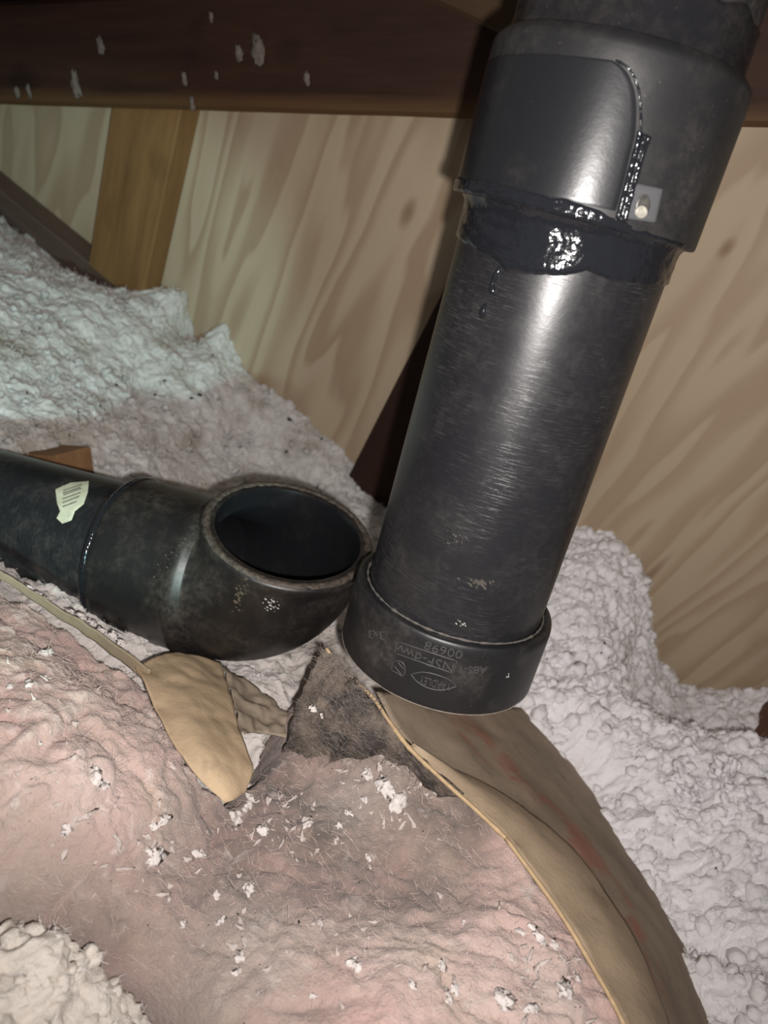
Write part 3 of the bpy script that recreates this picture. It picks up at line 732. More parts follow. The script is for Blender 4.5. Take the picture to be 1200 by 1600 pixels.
RP, RC = .04445, .0508
M_PIPE = mat_abs('black_abs_pipe', rough=.33, dust=.20, scratch=.32, dustcol=(.13, .12, .11), patch=(.40, .8))
M_PIPE_OLD = mat_abs('dusty_black_abs', rough=.42, dust=.6, scratch=.06, dustcol=(.11, .095, .082), patch=(.36, .75))
M_COUP = mat_abs('dusty_black_coupling', (.014, .014, .015), .45, dust=.42, scratch=.06, dustcol=(.09, .08, .073), patch=(.38, .8))
M_CLEAN = mat_abs('smooth_black_panel', (.0105, .011, .013), .29, dust=.10, scratch=.0)
M_CEM = mat_cement()
M_HUB = mat_abs('black_hub', (.010, .010, .011), .42, dust=.42, scratch=.05, dustcol=(.11, .098, .088))
M_TEXT = mat_plain('raised_lettering', (.060, .058, .056), .45, .2, spec=.5)
M_RIM = mat_plain('worn_brown_rim', (.035, .028, .023), .6, .45, 330, (.105, .083, .065), bump=.6, bdist=.0015)

pipe = empty('drain_pipe', C1.o + C1.a * C1.t_at_y(1055), 'black plastic drain pipe hanging askew with coupling and lettered end hub', 'pipe')
t_cb = C1.t_at_y(347) ; t_ct = C1.t_at_y(92)               # coupling bottom / top on the axis
t_ht = C1.t_at_y(924); t_hb = C1.t_at_y(1018)               # end hub
lathe('upper_pipe', C1, [(t, RP) for t in np.linspace(-.62, t_ct + .01, 30)], M_PIPE_OLD, pipe)
lathe('lower_pipe', C1, [(t, RP) for t in np.linspace(t_cb - .01, t_ht + .012, 40)], M_PIPE, pipe)
coup = lathe('coupling', C1, rnd([(t_ct + .001, RP - .001), (t_ct, RC - .004), (t_ct + .004, RC - .0002)] + [(t, RC) for t in np.linspace(t_ct + .010, t_cb - .006, 16)] + [(t_cb, RC), (t_cb, RP - .001)], .0016), M_COUP, pipe, n=128, label='black coupling collar')
# smooth clean panel on the coupling, a slightly proud skin
def surf_patch(name, cy, outline_fn, nu, nv, r0, thick, mat, parent, radial=False, **kw):
    """outline_fn(u,v)->(x,y) picture point; skin laid on the cylinder"""
    T = np.zeros((nv, nu)); PH = np.zeros((nv, nu))
    for i in range(nv):
        for j in range(nu):
            T[i, j], PH[i, j] = cy.hit(*outline_fn(j / (nu - 1), i / (nv - 1)), r0)
    ed = np.minimum(np.minimum(np.arange(nu), np.arange(nu)[::-1])[None, :], np.minimum(np.arange(nv), np.arange(nv)[::-1])[:, None])
    if radial: ed = np.broadcast_to(np.arange(nv)[::-1][:, None], (nv, nu))
    rad = r0 + np.where(ed == 0, -.0004, thick)
    PP = cy.pt(T, PH, rad); uv = np.stack([PH * .045, T], -1).reshape(-1, 2)
    N = np.cross(PP[0, 1] - PP[0, 0], PP[1, 0] - PP[0, 0]); fl = N @ (PP[0, 0] - (cy.o + cy.a * T[0, 0])) < 0
    return mesh(name, PP.reshape(-1, 3), gridfaces(nv, nu, fl), mat, parent, uv=uv, **kw)
def lerp(a, b, t): return np.asarray(a, float) * (1 - t) + np.asarray(b, float) * t
pr = spline([(958, 92), (985, 112), (999, 150), (999, 205), (990, 245), (979, 290), (966, 336)], 40)   # right edge of the panel
pl_ph = -1.75
tl0, tl1 = t_ct + .012, t_cb - .0035
nu, nv = 60, 40
T = np.zeros((nv, nu)); PH = np.zeros((nv, nu))
for i in range(nv):
    tr, pr_ = C1.hit(*pr[i], RC)
    u = np.linspace(0, 1, nu); PH[i] = pl_ph + (pr_ - pl_ph) * u
    T[i] = (tl0 + (tl1 - tl0) * i / (nv - 1)) * (1 - u ** 3) + tr * u ** 3
ed = np.minimum(np.minimum(np.arange(nu), np.arange(nu)[::-1])[None, :], np.minimum(np.arange(nv), np.arange(nv)[::-1])[:, None])
PP = C1.pt(T, PH, RC + np.where(ed == 0, -.0004, .00012))
N = np.cross(PP[0, 1] - PP[0, 0], PP[1, 0] - PP[0, 0]); fl = N @ (PP[0, 0] - (C1.o + C1.a * T[0, 0])) < 0
mesh('smooth_panel', PP.reshape(-1, 3), gridfaces(nv, nu, fl), M_CLEAN, coup, uv=np.stack([PH * .045, T], -1).reshape(-1, 2), label='smooth shiny black panel')
def surf_line(cy, pts, r, n): return np.array([cy.pt(*cy.hit(x, y, r), r) for (x, y) in spline(pts, n)])
def nrad(n, base, amp, s): return base + amp * np.abs(perlin(np.stack([np.arange(n) * s, np.full(n, base * 9e3), np.zeros(n)], -1)))
# the cement run down the coupling: two wet ridges
V, Fc = tube(surf_line(C1, [(962, 94), (984, 109), (997, 138), (1001, 175), (1001, 208)], RC, 40), nrad(40, .0004, .0003, .4), 6); mesh('cement_run', V, Fc, M_CEM, coup)
V, Fc = tube(surf_line(C1, [(1000, 205), (994, 232), (985, 265), (976, 300), (965, 342)], RC, 50), nrad(50, .0009, .0005, .5), 8); mesh('cement_run', V, Fc, M_CEM, coup)
V, Fc = tube(surf_line(C1, [(1014, 213), (1004, 240), (994, 275), (984, 312), (976, 345)], RC, 50), nrad(50, .0010, .0006, .6), 8); mesh('cement_run', V, Fc, M_CEM, coup)
V, Fc = tube(surf_line(C1, [(1008, 210), (999, 240), (990, 272), (980, 308), (970, 346)], RC - .0004, 50), nrad(50, .0014, .0005, .5), 8); mesh('cement_run', V, Fc, M_CEM, coup)
# moulding window with its pale gate scar
q4 = [(990, 284), (1038, 294), (1026, 350), (972, 342)]
win = surf_patch('mould_window', C1, lambda u, v: lerp(lerp(q4[0], q4[1], u), lerp(q4[3], q4[2], u), v), 14, 14, RC, .0005, mat_abs('shiny_grey_window', (.085, .085, .09), .22, dust=.2, scratch=.1), coup, label='square shiny moulding window')
def oval(cx, cy_, rx, ry, tilt):
    def fn(u, v):
        a_, b_ = rx * v ** .7 * math.cos(2 * math.pi * u), ry * v ** .7 * math.sin(2 * math.pi * u)
        return (cx + a_ * math.cos(tilt) - b_ * math.sin(tilt), cy_ + a_ * math.sin(tilt) + b_ * math.cos(tilt))
    return fn
scar = surf_patch('gate_scar', C1, oval(1005, 322, 12, 20, .22), 24, 6, RC + .0007, .0002, mat_plain('dark_gate_scar', (.035, .034, .032), .35, .5, 500, (.16, .15, .13), .5), win, radial=True, label='oval gate scar')
surf_patch('gate_scar_chip', C1, oval(1003, 331, 10, 10.5, .22), 24, 5, RC + .0010, .0002, mat_plain('pale_gate_scar', (.42, .40, .34), .4, .4, 420, (.16, .15, .13), .5), win, radial=True, label='pale chipped lower half of the scar')
# cement squeezed out under the coupling: band with an uneven lower edge
edge_px = [(716, 372), (740, 388), (770, 402), (788, 424), (830, 430), (880, 433), (898, 428), (915, 424), (950, 437), (990, 444), (1030, 446)]
eh = np.array([C1.hit(x, y, RP) for x, y in edge_px])
ph = np.linspace(-math.pi, math.pi, 161)
te = np.interp(ph, eh[:, 1], eh[:, 0]) + .0010 * perlin(np.stack([ph * 9, ph * 0, ph * 0 + 3], -1))
nr = 26; V = []
for i in range(nr):
    u = i / (nr - 1); t = t_cb - .002 + (te - (t_cb - .002)) * u
    fil = .0042 * max(0, 1 - u * 3.2) ** 2 + .0011 * min(1, (1 - u) * 12) ** .5
    rad = RP + fil + .00045 * perlin(np.stack([ph * 7, t * 260, ph * 0], -1)) * (1 if 0 < i < nr - 1 else 0)
    if i == nr - 1: rad = RP - .0003
    V.append(C1.pt(t, ph, rad))
mesh('cement_band', np.array(V).reshape(-1, 3), gridfaces(nr, 161, np.cross(C1.a, C1.e) @ C1.f < 0), M_CEM, pipe, label='wet shiny black cement band under the coupling')
# bead of cement on the coupling's lower lip
ph2 = np.linspace(-1.5, 1.0, 90); t2 = t_cb - .0012 + .0006 * perlin(np.stack([ph2 * 8, ph2 * 0, ph2 * 0], -1))
V, Fc = tube(C1.pt(t2, ph2, RC - .0002), nrad(90, .0007, .0006, .35), 8); mesh('cement_bead', V, Fc, M_CEM, pipe)
V, Fc = tube(surf_line(C1, [(782, 418), (774, 432), (769, 448), (772, 462)], RP + .0003, 16), [.0007, .0008, .001, .0011, .0012, .0012, .0012, .0011, .001, .001, .0011, .0013, .0015, .0014, .001, .0004], 8); mesh('cement_drip', V, Fc, M_CEM, pipe)
V, Fc = tube(surf_line(C1, [(759, 474), (755, 486), (752, 498)], RP + .0002, 8), [.0003, .0008, .0012, .0015, .0016, .0014, .001, .0004], 8); mesh('cement_drip', V, Fc, M_CEM, pipe)
# wet skin of cement over the coupling's lower lip, and the smear above the coupling
ph3 = np.linspace(-1.75, .42, 110); V = []
for i in range(8):
    u = i / 7; t3 = t_cb - (.0058 + .0016 * perlin(np.stack([ph3 * 7, ph3 * 0 + 5, ph3 * 0], -1)) - .003 * np.clip((ph3 - .1) / .3, 0, 1)) * (1 - u) - .0002 * u
    V.append(C1.pt(t3, ph3, RC + (.0007 + .0003 * perlin(np.stack([ph3 * 16, ph3 * 0 + i * .6, ph3 * 0 + 2], -1)) if 0 < i < 7 else -.0003)))
mesh('cement_lip', np.array(V).reshape(-1, 3), gridfaces(8, 110, np.cross(C1.a, C1.e) @ C1.f < 0), M_CEM, coup)
ph3 = np.linspace(-math.pi, math.pi, 160); V = []; tt3 = t_ct - .017 - .004 * perlin(np.stack([np.cos(ph3) * 3, np.sin(ph3) * 3, ph3 * 0], -1))
for i in range(14):
    u = i / 13; t3 = tt3 + (t_ct + .001 - tt3) * u
    V.append(C1.pt(t3, ph3, RP + (.0009 + .0003 * perlin(np.stack([np.cos(ph3) * 5, np.sin(ph3) * 5, t3 * 200], -1)) + .002 * max(0, u - .7) if i else -.0003)))
mesh('cement_smear', np.array(V).reshape(-1, 3), gridfaces(14, 160, np.cross(C1.a, C1.e) @ C1.f < 0), mat_abs('dusty_cement', (.010, .010, .012), .14, dust=.30, scratch=0, dustcol=(.10, .085, .07), bumpy=1.0, patch=(.42, .75)), pipe, label='shiny black cement smear above the coupling')
# end hub
hub = lathe('end_hub', C1, rnd([(t_ht + .004, RP - .0005), (t_ht, RP + .0022), (t_ht, RC - .0008), (t_ht + .003, RC)] + [(t, RC) for t in np.linspace(t_ht + .006, t_hb - .004, 8)] + [(t_hb, RC), (t_hb, RP - .001), (t_ht + .02, RP - .003)], .0013), M_HUB, pipe, n=128, label='black end hub with raised upside-down lettering')
ph = np.linspace(-2.3, 2.3, 140)
V, Fc = tube(C1.pt(t_ht + .0002 * perlin(np.stack([ph * 9, ph * 0, ph * 0], -1)), ph, RP + .0012), nrad(140, .0003, .0011, .45), 6); mesh('dusty_joint_bead', V, Fc, mat_plain('grey_dusty_bead', (.10, .09, .082), .7, .5, 400), pipe)
ph = np.linspace(-2.3, 2.3, 140)
V, Fc = tube(C1.pt(t_hb, ph, RC - .0002), nrad(140, .00012, .0003, .7), 5); mesh('sawn_edge_burr', V, Fc, mat_plain('pale_burr', (.30, .27, .24), .7, .4, 500), hub)

# raised lettering, upside down on the hub
def arc(x, y): 
    t, p = C1.hit(x, y, RC); return np.array([p * RC, t])
def on_hub(A2, lift): return C1.pt(A2[..., 1], A2[..., 0] / RC, RC + lift)
def hub_text(txt, pR, pL, hgt, name='lettering'):
    cu = bpy.data.curves.new('txt', 'FONT'); cu.body = txt; cu.size = 1; cu.extrude = .05; cu.resolution_u = 3; cu.offset = -.012
    ob_ = bpy.data.objects.new('txt', cu); COL.objects.link(ob_); bpy.context.view_layer.update()
    dg = bpy.context.evaluated_depsgraph_get(); me = ob_.evaluated_get(dg).to_mesh()
    V = np.array([v.co[:] for v in me.vertices]); Fc = [list(p.vertices) for p in me.polygons]
    ob_.evaluated_get(dg).to_mesh_clear(); bpy.data.objects.remove(ob_); bpy.data.curves.remove(cu)
    V[:, 0] -= V[:, 0].min(); V[:, 1] -= V[:, 1].min(); wdt, h = V[:, 0].max(), V[:, 1].max()
    a, b_ = arc(*pR), arc(*pL); dr = b_ - a; L = np.linalg.norm(dr); dr /= L; up = np.array([dr[1], -dr[0]])
    Q = a + dr * (V[:, :1] / wdt * L) + up * ((V[:, 1:2] / h - .5) * hgt)
    return mesh(name, on_hub(Q, np.where(V[:, 2] > 0, .00045, -.0003)), Fc, M_TEXT, hub, smooth=False)
def hub_line(pts, n=24, rad=.00028, closed=False, name='raised_line'):
    P_ = spline(pts, n) if n else np.array(pts, float)
    Q = np.array([arc(x, y) for x, y in P_]); V, Fc = tube(on_hub(Q, .0001), rad, 5); return mesh(name, V, Fc, M_TEXT, hub)
hub_text('00698', (722, 1023), (664, 1007), .0042, 'number')
hub_text('NSF-dwv', (708, 1043), (622, 1012), .0048, 'lettering')
hub_text('ABS-1', (760, 1046), (719, 1045), .0036, 'lettering')
hub_text('3x3', (600, 993), (577, 990), .0040, 'lettering')
hub_text('YARDLEY', (704, 1073), (656, 1061), .0040, 'lettering')
for a, b_ in (((621, 1002), (714, 1033)), ((714, 1033), (708, 1052)), ((708, 1052), (617, 1020)), ((617, 1020), (621, 1002))): hub_line([a, b_], 14)
hub_line([(642, 1053), (662, 1050), (685, 1055), (702, 1062), (714, 1072)], 20); hub_line([(642, 1053), (652, 1065), (670, 1075), (692, 1078), (714, 1072)], 20)
hub_line([(612, 1047), (614, 1036), (622, 1032), (630, 1036), (633, 1046), (630, 1056), (620, 1051), (612, 1047)], 24, name='round_emblem')
hub_line([(615, 1039), (629, 1056)], 6, .0002, name='emblem_bar'); hub_line([(621, 1033), (631, 1046)], 6, .0002, name='emblem_bar')

# ------------------------------------------------------------------ elbow lying in the fill
EO = at(452, 830, .450)
EN = d2w(np.array([.27, -.80, -.54])); EN /= np.linalg.norm(EN)      # the mouth faces up
EK = EO - EN * .050
EQ = at(0, 808, .520); EA = (EQ - EK) / np.linalg.norm(EQ - EK)      # runs off to the left
RB = .047
cosang = float(EN @ EA); ang = math.acos(cosang); th = math.pi - ang   # turn angle
dk = RB * math.tan(th / 2)
elbow = empty('elbow_pipe', EK - np.array([0, 0, .05]), 'black plastic elbow on a pipe lying in loose fill, open mouth up', 'pipe fitting')
# frame rings along: pipe -> arc -> mouth
side = np.cross(EA, EN); side /= np.linalg.norm(side)
cen = EK + (EA + EN) / np.linalg.norm(EA + EN) * (RB / math.cos(th / 2))
def ring_at(s):
    """s<0: along the inlet (distance from arc start), 0..1 arc, >1: mouth side distance s-1 (m)"""
    if s <= 0: return EK + EA * (dk - s), -EA
    if s >= 1: return EK + EN * (dk + (s - 1)), EN
    a0 = (EK + EA * dk) - cen; w = th * s
    v = a0 * math.cos(w) - np.cross(side, a0) * math.sin(w); tdir = -np.cross(side, v); tdir /= np.linalg.norm(tdir)
    return cen + v, tdir
def sweep(name, stations, mat, parent, n=96, **kw):
    V = []; UV = []; ph = np.linspace(0, 2 * math.pi, n + 1); L = 0; prev = None
    for (s, rad) in stations:
        c, td = ring_at(s); up = np.cross(td, side)
        if prev is not None: L += np.linalg.norm(c - prev)
        prev = c
        for w in ph:
            V.append(c + rad * (math.cos(w) * up + math.sin(w) * side)); UV.append((w * .045, L))
    return mesh(name, np.array(V), gridfaces(len(stations), n + 1), mat, parent, uv=np.array(UV), **kw)
M_ELB = mat_abs('black_elbow', (.010, .0095, .0095), .40, dust=.55, scratch=.03, dustcol=(.105, .082, .064), patch=(.40, .78))
M_INL = mat_abs('blue_black_pipe', (.011, .012, .014), .34, dust=.35, scratch=.25)
mouth = .050 - dk            # straight length after the arc
RE = .0500
sta = [(-.062, RP - .001), (-.062, RE - .0012), (-.0605, RE)] + [(-s, RE) for s in np.linspace(.057, .012, 6)] + [(-.0095, RE + .0012), (-.0065, RE + .0020), (-.002, RE + .0018), (.03, RE - .0006)]
sta += [(s, RE - .0008) for s in np.linspace(.07, 1, 18)] + [(1 + mouth * .25, RE - .0004), (1 + mouth * .45, RE + .0006), (1 + mouth * .8, RE + .0012), (1 + mouth - .0012, RE + .0008), (1 + mouth, RE - .0004), (1 + mouth + .0003, RE - .004), (1 + mouth, .0432)]
inner = [(1 + mouth, .0432), (1 + mouth - .003, .0422), (1.0, .0420)] + [(s, .0415) for s in np.linspace(.95, 0, 14)] + [(-.004, .0415), (-.004, .0385), (-.10, .0385)]
body_e = sweep('elbow_body', sta, M_ELB, elbow)
sweep('mouth_interior', inner, mat_abs('black_inside', (.008, .0085, .010), .30, dust=.06, scratch=.0), elbow, label='smooth black inside of the mouth')
sweep('inlet_pipe', [(-s, RP) for s in np.linspace(.40, .05, 30)], M_INL, elbow)
# rim: worn brown sawn lip round the mouth
c, td = ring_at(1 + mouth); up = np.cross(td, side); w = np.linspace(0, 2 * math.pi, 221)
ro = RE + .0002 + .0005 * perlin(np.stack([np.cos(w) * 9, np.sin(w) * 9, w * 0], -1)) + .0005 * perlin(np.stack([np.cos(w) * 28, np.sin(w) * 28, w * 0], -1)); ri = .0455 + .0009 * perlin(np.stack([np.cos(w) * 14, np.sin(w) * 14, w * 0 + 4], -1))
rows_ = []
for (rad, hh) in ((ro, -.0004), (ro - .0008, .0009), ((ro * .6 + ri * .4), .0013 + .0005 * perlin(np.stack([np.cos(w) * 30, np.sin(w) * 30, w * 0], -1))), (ri + .0005, .0009), (ri, -.0008)):
    hh = np.broadcast_to(hh, w.shape)
    rows_.append(c + td * hh[:, None] + rad[:, None] * (np.cos(w)[:, None] * up + np.sin(w)[:, None] * side))
mesh('mouth_rim', np.array(rows_).reshape(-1, 3), gridfaces(5, 221), M_RIM, elbow, label='worn brown rim of the open mouth')
# seam bead where the pipe enters the hub
c2_, td2 = ring_at(-.062); up2 = np.cross(td2, side); w = np.linspace(0, 2 * math.pi, 97)
V, Fc = tube(c2_ + (RE - .001) * (np.cos(w)[:, None] * up2 + np.sin(w)[:, None] * side), .0022, 8, cap=False); mesh('hub_seam_bead', V, Fc, M_CEM, elbow)
# sticker on the inlet pipe
C2 = Cyl(EQ, EA)
lab = [(84, 762), (110, 750), (143, 746), (140, 768), (133, 788), (118, 800), (112, 816), (96, 822), (86, 812), (92, 800), (87, 786)]
cxl, cyl_ = np.mean(lab, axis=0); lo = np.array(lab + [lab[0]], float)
def lab_fn(u, v):
    k = u * len(lab); i = int(k) % len(lab); p = lerp(lo[i], lo[i + 1], k - int(k)); return tuple(lerp((cxl, cyl_), p, v))
M_LAB = mat_plain('cream_paper_label', (.60, .58, .44), .7, .5, 160, (.30, .29, .20))
stick = surf_patch('paper_label', C2, lab_fn, 45, 6, RP, .0004, M_LAB, elbow, radial=True, label='torn cream paper barcode label')
M_INK = mat_plain('barcode_ink', (.10, .10, .085), .7, .4, 300, (.22, .21, .16))
for a, b_ in (((99, 767), (128, 758)), ((99, 774), (127, 764)), ((98, 780), (126, 770)), ((98, 786), (124, 776)), ((98, 792), (120, 784)), ((98, 771), (126, 762))):
    V, Fc = tube(surf_line(C2, [a, lerp(a, b_, .5), b_], RP + .0003, 8), .0005, 5); mesh('barcode_line', V, Fc, M_INK, stick)

# small paint and dirt spots on the fittings
from mathutils.bvhtree import BVHTree
bv = BVHTree.FromPolygons([tuple(v.co) for v in body_e.data.vertices], [tuple(p_.vertices) for p_ in body_e.data.polygons]); eo = root_loc(elbow)
rs = np.random.default_rng(8)
def spots(name, cast, cx, cy, n, sx, sy, tilt, smin, smax, mat, parent, label):
    Vs, Fs, o_ = [], [], 0
    for _ in range(n):
        a_, b_ = rs.normal() * sx, rs.normal() * sy
        P_, N_ = cast(cx + a_ * math.cos(tilt) - b_ * math.sin(tilt), cy + a_ * math.sin(tilt) + b_ * math.cos(tilt))
        if P_ is None: continue
        t1 = np.cross(N_, [.3, .5, .8]); t1 /= np.linalg.norm(t1); t2 = np.cross(N_, t1); q_ = CL2[rs.integers(14)]; sc = rs.uniform(smin, smax)
        Vs.append(P_ + sc * (q_[:, :1] * t1 + q_[:, 1:2] * t2 * .6 + q_[:, 2:] * N_ * .15)); Fs.append(ICO2[1] + o_); o_ += len(q_)
    return mesh(name, np.concatenate(Vs), np.concatenate(Fs), mat, parent, label=label)
def cast_e(x, y):
    h_ = bv.ray_cast(Vector(CAMP - eo), Vector(d2w(ray(x, y))).normalized())
    return (None, None) if h_[0] is None else (np.array(h_[0]) + eo, np.array(h_[1]))
def cast_p(r0):
    def f_(x, y):
        t_, p_ = C1.hit(x, y, r0); P_ = C1.pt(t_, p_, r0); N_ = P_ - (C1.o + C1.a * t_); return P_, N_ / np.linalg.norm(N_)
    return f_
M_SPW = mat_plain('white_paint_fleck', (.36, .35, .33), .7, .3); M_SPT = mat_plain('tan_dirt_smear', (.105, .085, .058), .8, .4); M_SPG = mat_plain('grey_dust_smear', (.075, .066, .058), .85, .4)
spots('paint_flecks', cast_e, 425, 943, 26, 6, 5, 0, .0003, .0010, M_SPW, elbow, 'white paint flecks')
spots('dirt_smear', cast_e, 376, 930, 34, 6, 14, .4, .0004, .0011, M_SPT, elbow, 'tan dirt smear')
spots('dirt_smear', cast_e, 270, 870, 30, 16, 8, -.7, .0003, .0008, M_SPG, elbow, 'grey dust smear')
spots('dirt_smear', cast_p(RP), 748, 912, 34, 13, 3, .05, .0004, .0012, M_SPG, pipe, 'grey dirt smear low on the pipe')
spots('dirt_smear', cast_p(RP), 712, 842, 26, 10, 8, .3, .0002, .0006, M_SPG, pipe, 'dust specks low on the pipe')
spots('paint_flecks', cast_p(RP), 718, 972, 8, 5, 3, 0, .0003, .0007, M_SPW, pipe, 'white flecks above the hub')
spots('paint_drop', cast_p(RC), 795, 1056, 5, 1, 3, .15, .0005, .0008, M_SPW, hub, 'white paint drop')

# wood block behind the inlet pipe
P0 = at(118, 748, .60); dx = at(40, 742, .62) - P0; X2 = dx / np.linalg.norm(dx); Z2 = np.array([0, 0, 1.]); Y2 = np.cross(Z2, X2); Y2 /= np.linalg.norm(Y2); Z2 = np.cross(X2, Y2)
block = board('wood_block', P0, X2, Y2, Z2, ((0, .06), (-.02, .02), (-.02, .022)), M_BLOCK, label='small brown wood block half buried behind the elbow pipe', cat='wood block')

# ------------------------------------------------------------------ tufts and specks
M_TUFT = mat_fluff('white_tuft', (.70, .645, .62), (.58, .52, .49), (.5, .44, .40), .3, sss=.0)
tuft_px = [(600, 1228, 26), (622, 1252, 30), (577, 1212, 18), (612, 1240, 20), (570, 1250, 9), (240, 1340, 26), (232, 1332, 14), (370, 1280, 18), (385, 1262, 16), (392, 1250, 14), (340, 1400, 12), (150, 1215, 26), (165, 1228, 12), (105, 1295, 16), (98, 1303, 10), (240, 1290, 14), (255, 1282, 18), (310, 1335, 16), (480, 1290, 16), (530, 1290, 12), (412, 1300, 18), (378, 1500, 18), (372, 1520, 14), (500, 1443, 12), (550, 1505, 18), (560, 1512, 12), (285, 1445, 12), (490, 1555, 12), (840, 1465, 24), (815, 1460, 16), (868, 1480, 14), (790, 1565, 26), (830, 1580, 22), (690, 1510, 14), (712, 1545, 16), (700, 1560, 14), (645, 1540, 14), (880, 1550, 24), (900, 1530, 18), (725, 1440, 9), (70, 1022, 16), (18, 1075, 12), (48, 1070, 12), (490, 1108, 9), (502, 1118, 7), (545, 1270, 12), (680, 1238, 7), (575, 1340, 9), (345, 1440, 14), (390, 1390, 16), (60, 1160, 9)]
rt = np.random.default_rng(21)
BIG_TUFTS = {(622, 1252): 'largest white tuft just below the dark grey torn corner', (600, 1228): 'white tuft touching the upper left of the largest tuft', (240, 1340): 'big white tuft alone on the left pink lobe below the tan flap',
             (150, 1215): 'big white tuft high on the left pink lobe', (840, 1465): 'big white tuft close to the kraft edge, uppermost at lower right', (790, 1565): 'big white tuft at the bottom edge right of centre',
             (880, 1550): 'big white tuft beside the kraft edge near the bottom', (830, 1580): 'big white tuft lowest on the batt near the kraft edge', (70, 1022): 'white tuft nearest the kraft strip on the far left lobe'}
def tuft_mesh(seed, sc, el):
    V = CL3[seed % len(CL3)] * np.array([1, el, .38]) * sc
    V = V + sc * np.array([.55, .55, .2]) * np.stack([perlin(V / sc * 1.7 + seed * .37), perlin(V / sc * 1.7 + seed * .37 + 9.5), perlin(V / sc * 2.2 + seed * .37 + 17.3)], -1)
    return V
for k, (x, y, s) in enumerate(tuft_px):
    p = hit(x, y, batt_z, .2, .6); z = proj(p)[2]; sc = s * .5 * z / F; a = rt.uniform(0, 6.28)
    sc *= 1.35; V = tuft_mesh(k, sc, rt.uniform(.4, .95)); R2 = np.array([[math.cos(a), -math.sin(a), 0], [math.sin(a), math.cos(a), 0], [0, 0, 1]])
    if 470 < x < 520 and y < 1130: p = at_h(x, y, -.262)
    V = V @ R2.T + p + np.array([0, 0, sc * .18])
    lab_t = BIG_TUFTS.get((x, y))
    zone = ('small white tuft on the left pink lobe of the batt', 'white tufts on the left lobe') if x < 335 else (('small white tuft on the dirty grey middle of the batt', 'white tufts on the dirty middle') if y < 1410 else ('small white tuft on the cleaner pink bottom of the batt', 'white tufts on the lower batt'))
    mesh('insulation_tuft', V, ICO3[1], M_TUFT, label=lab_t or zone[0], cat='tuft', group=zone[1])
# tiny white flecks strewn over the batt
Vs, Fs, o_ = [], [], 0
for (x, y, sx, sy, n) in [(820, 1530, 60, 55, 90), (600, 1240, 45, 30, 40), (430, 1270, 55, 40, 60), (380, 1480, 60, 60, 40), (240, 1320, 50, 60, 40), (130, 1220, 60, 50, 30), (620, 1500, 90, 60, 50), (60, 1050, 50, 40, 25), (520, 1300, 80, 40, 40)]:
    for _ in range(n):
        p = hit(x + sx * rt.normal(), y + sy * rt.normal(), batt_z, .2, .6)
        if sdist(p[None, :2], batt_poly)[0] < .008: continue
        sc = .0005 + .0016 * rt.random() ** 2; q_ = (CL2[rt.integers(14)] ** 3 * .8 + CL2[rt.integers(14)] * .45) @ (rotm(rt) @ np.diag([rt.uniform(.8, 2.2), .7, .45])).T * sc
        Vs.append(q_ + p); Fs.append(ICO2[1] + o_); o_ += len(q_)
mesh('white_flecks', np.concatenate(Vs), np.concatenate(Fs), mat_fluff('pale_fleck', (.56, .49, .455), (.44, .38, .35), (.36, .31, .28), .4, sss=0), batt, kind='stuff', label='tiny white flecks caught in the pink fibre')
# bits of fluff stuck to the beam
for k, (x, y, s, el) in enumerate([(403, 78, 15, 1.0), (373, 84, 9, .9), (118, 133, 16, .6), (288, 122, 9, .6), (157, 70, 9, .8), (45, 142, 8, .6), (27, 145, 7, .9), (300, 162, 8, .7), (479, 122, 7, .9), (338, 118, 5, .8), (330, 27, 6, .8)]):
    p = wall_pt(x, y, .0375); z = proj(p)[2]; sc = s * .8 * z / F
    V = CL3[(k + 3) % len(CL3)] * sc
    V = V[:, :1] * X * el + V[:, 1:2] * Y * 1.5 + V[:, 2:] * WN * .35
    mesh('fluff_scrap', p + V, ICO3[1], mat_plain('grey_scrap', (.20, .165, .14), .9, .4, 200) if k == 0 else bpy.data.materials['grey_scrap'], label='largest pale fluff scrap on the dark beam, right of centre' if k == 0 else ('longest pale fluff scrap on the dark beam, above the orange stud' if k == 2 else 'small pale scrap of fluff stuck to the dark beam'), cat='fluff', group='fluff scraps stuck to the dark beam')
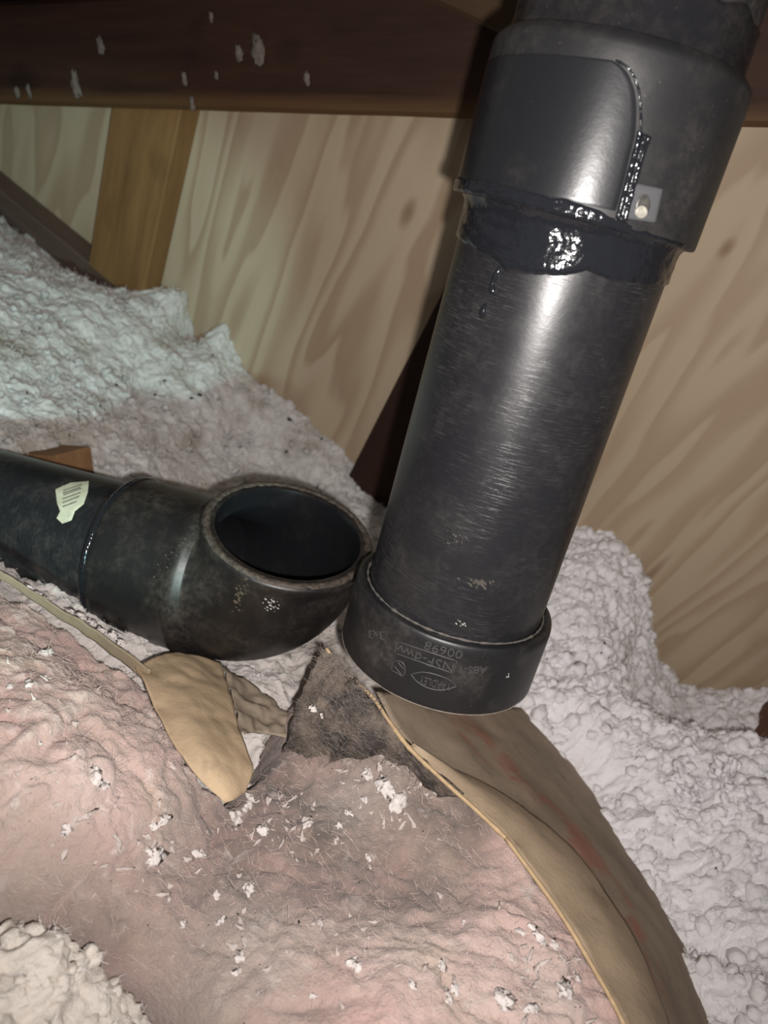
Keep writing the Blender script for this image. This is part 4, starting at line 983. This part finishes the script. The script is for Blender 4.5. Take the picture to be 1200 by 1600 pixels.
# tall ragged tufts on the right heap
for k, (x, y, s, tx, ty, lab) in enumerate([(1052, 1205, 60, .30, -1, 'tall ragged white tuft pointing up on the right heap, nearest the plywood trough'), (1142, 1205, 66, -.25, -1, 'broad ragged white tuft on the right heap near the right edge'), (1085, 1225, 44, .1, -1, 'low rounded white tuft between the two ragged ones on the right heap')]):
    p = hit(x, y + 30, fill_z, .2, .75); z = proj(p)[2]; sc = s * .62 * z / F
    upv = d2w(np.array([tx, ty, 0])); upv /= np.linalg.norm(upv); rt_ = np.cross(upv, WN); rt_ /= np.linalg.norm(rt_); dp = np.cross(rt_, upv)
    Vs, Fs, off_ = [], [], 0
    for j in range(46):
        u = rt.random() ** 1.2; wd = sc * (.75 - .55 * u)
        c = p + upv * sc * (1.7 * u - .25) + rt_ * wd * rt.normal() * .55 + dp * wd * rt.normal() * .5
        V0 = CL2[rt.integers(14)] @ (rotm(rt) @ np.diag([1.2, .8, .6])).T * sc * rt.uniform(.13, .30) * (1.15 - .5 * u)
        Vs.append(V0 + c); Fs.append(ICO2[1] + off_); off_ += len(V0)
    Va = np.concatenate(Vs); fv, ff = fibre_cloud(Va, 700, .003, .007, .0002, rt)
    mesh('loose_fill_tuft', np.concatenate([Va, fv]), np.concatenate(Fs + [ff + len(Va)]), M_WHITE, label=lab, cat='tuft')
# white crumbs along the paper edge by the elbow
for k, (x, y, s) in enumerate([(46, 918, 10), (58, 928, 11), (72, 934, 8), (112, 955, 12), (128, 962, 13), (145, 972, 12), (160, 985, 14), (178, 992, 14), (190, 1004, 13)]):
    p = at_h(x, y, -.309); z = proj(p)[2]; sc = s * .55 * z / F
    mesh('insulation_crumb', tuft_mesh(k + 70, sc, .8) + p, ICO3[1], M_TUFT, label='white crumb of fluff on the paper edge below the elbow pipe', cat='fluff', group='white crumbs between paper edge and elbow')
# dark specks of dirt
V = []; Fc = []; off = 0; I1 = ico(1)
def speck(p, sc):
    global off
    v = I1[0] * np.array([1, .6, .5]) * sc; v = v @ rotm(rt).T + p; V.append(v); Fc.append(I1[1] + off); off += len(v)
for (x, y, s) in [(180, 607, 6), (255, 600, 6), (240, 622, 5), (120, 650, 5), (297, 627, 7), (310, 622, 8), (155, 640, 4), (106, 686, 5), (40, 620, 5), (450, 660, 8), (445, 710, 6), (80, 395, 9), (95, 410, 8), (220, 445, 6), (500, 690, 5), (330, 560, 4), (60, 520, 4), (1112, 1362, 4), (1128, 1393, 3), (1046, 1318, 3), (940, 1010, 5), (935, 1025, 4), (850, 1035, 4)]:
    p = hit(x, y, fill_z, .25, 1.0); speck(p + np.array([0, 0, .004]), s * .6 * proj(p)[2] / F)
for (x, y, s) in [(466, 1442, 6), (450, 1322, 4), (325, 1447, 3), (405, 1508, 3), (230, 1447, 3), (173, 1378, 2), (137, 1288, 3), (905, 1575, 3), (700, 1420, 3), (845, 1570, 3), (660, 1300, 3), (380, 1600, 3), (560, 1380, 3), (480, 1420, 3)]:
    p = hit(x, y, batt_z, .2, .6); speck(p + np.array([0, 0, .0006]), s * .6 * proj(p)[2] / F)
mesh('dirt_specks', np.concatenate(V), np.concatenate(Fc), mat_plain('black_dirt', (.02, .017, .015), .8), kind='stuff', label='tiny black specks of dirt scattered over the insulation', cat='dirt')
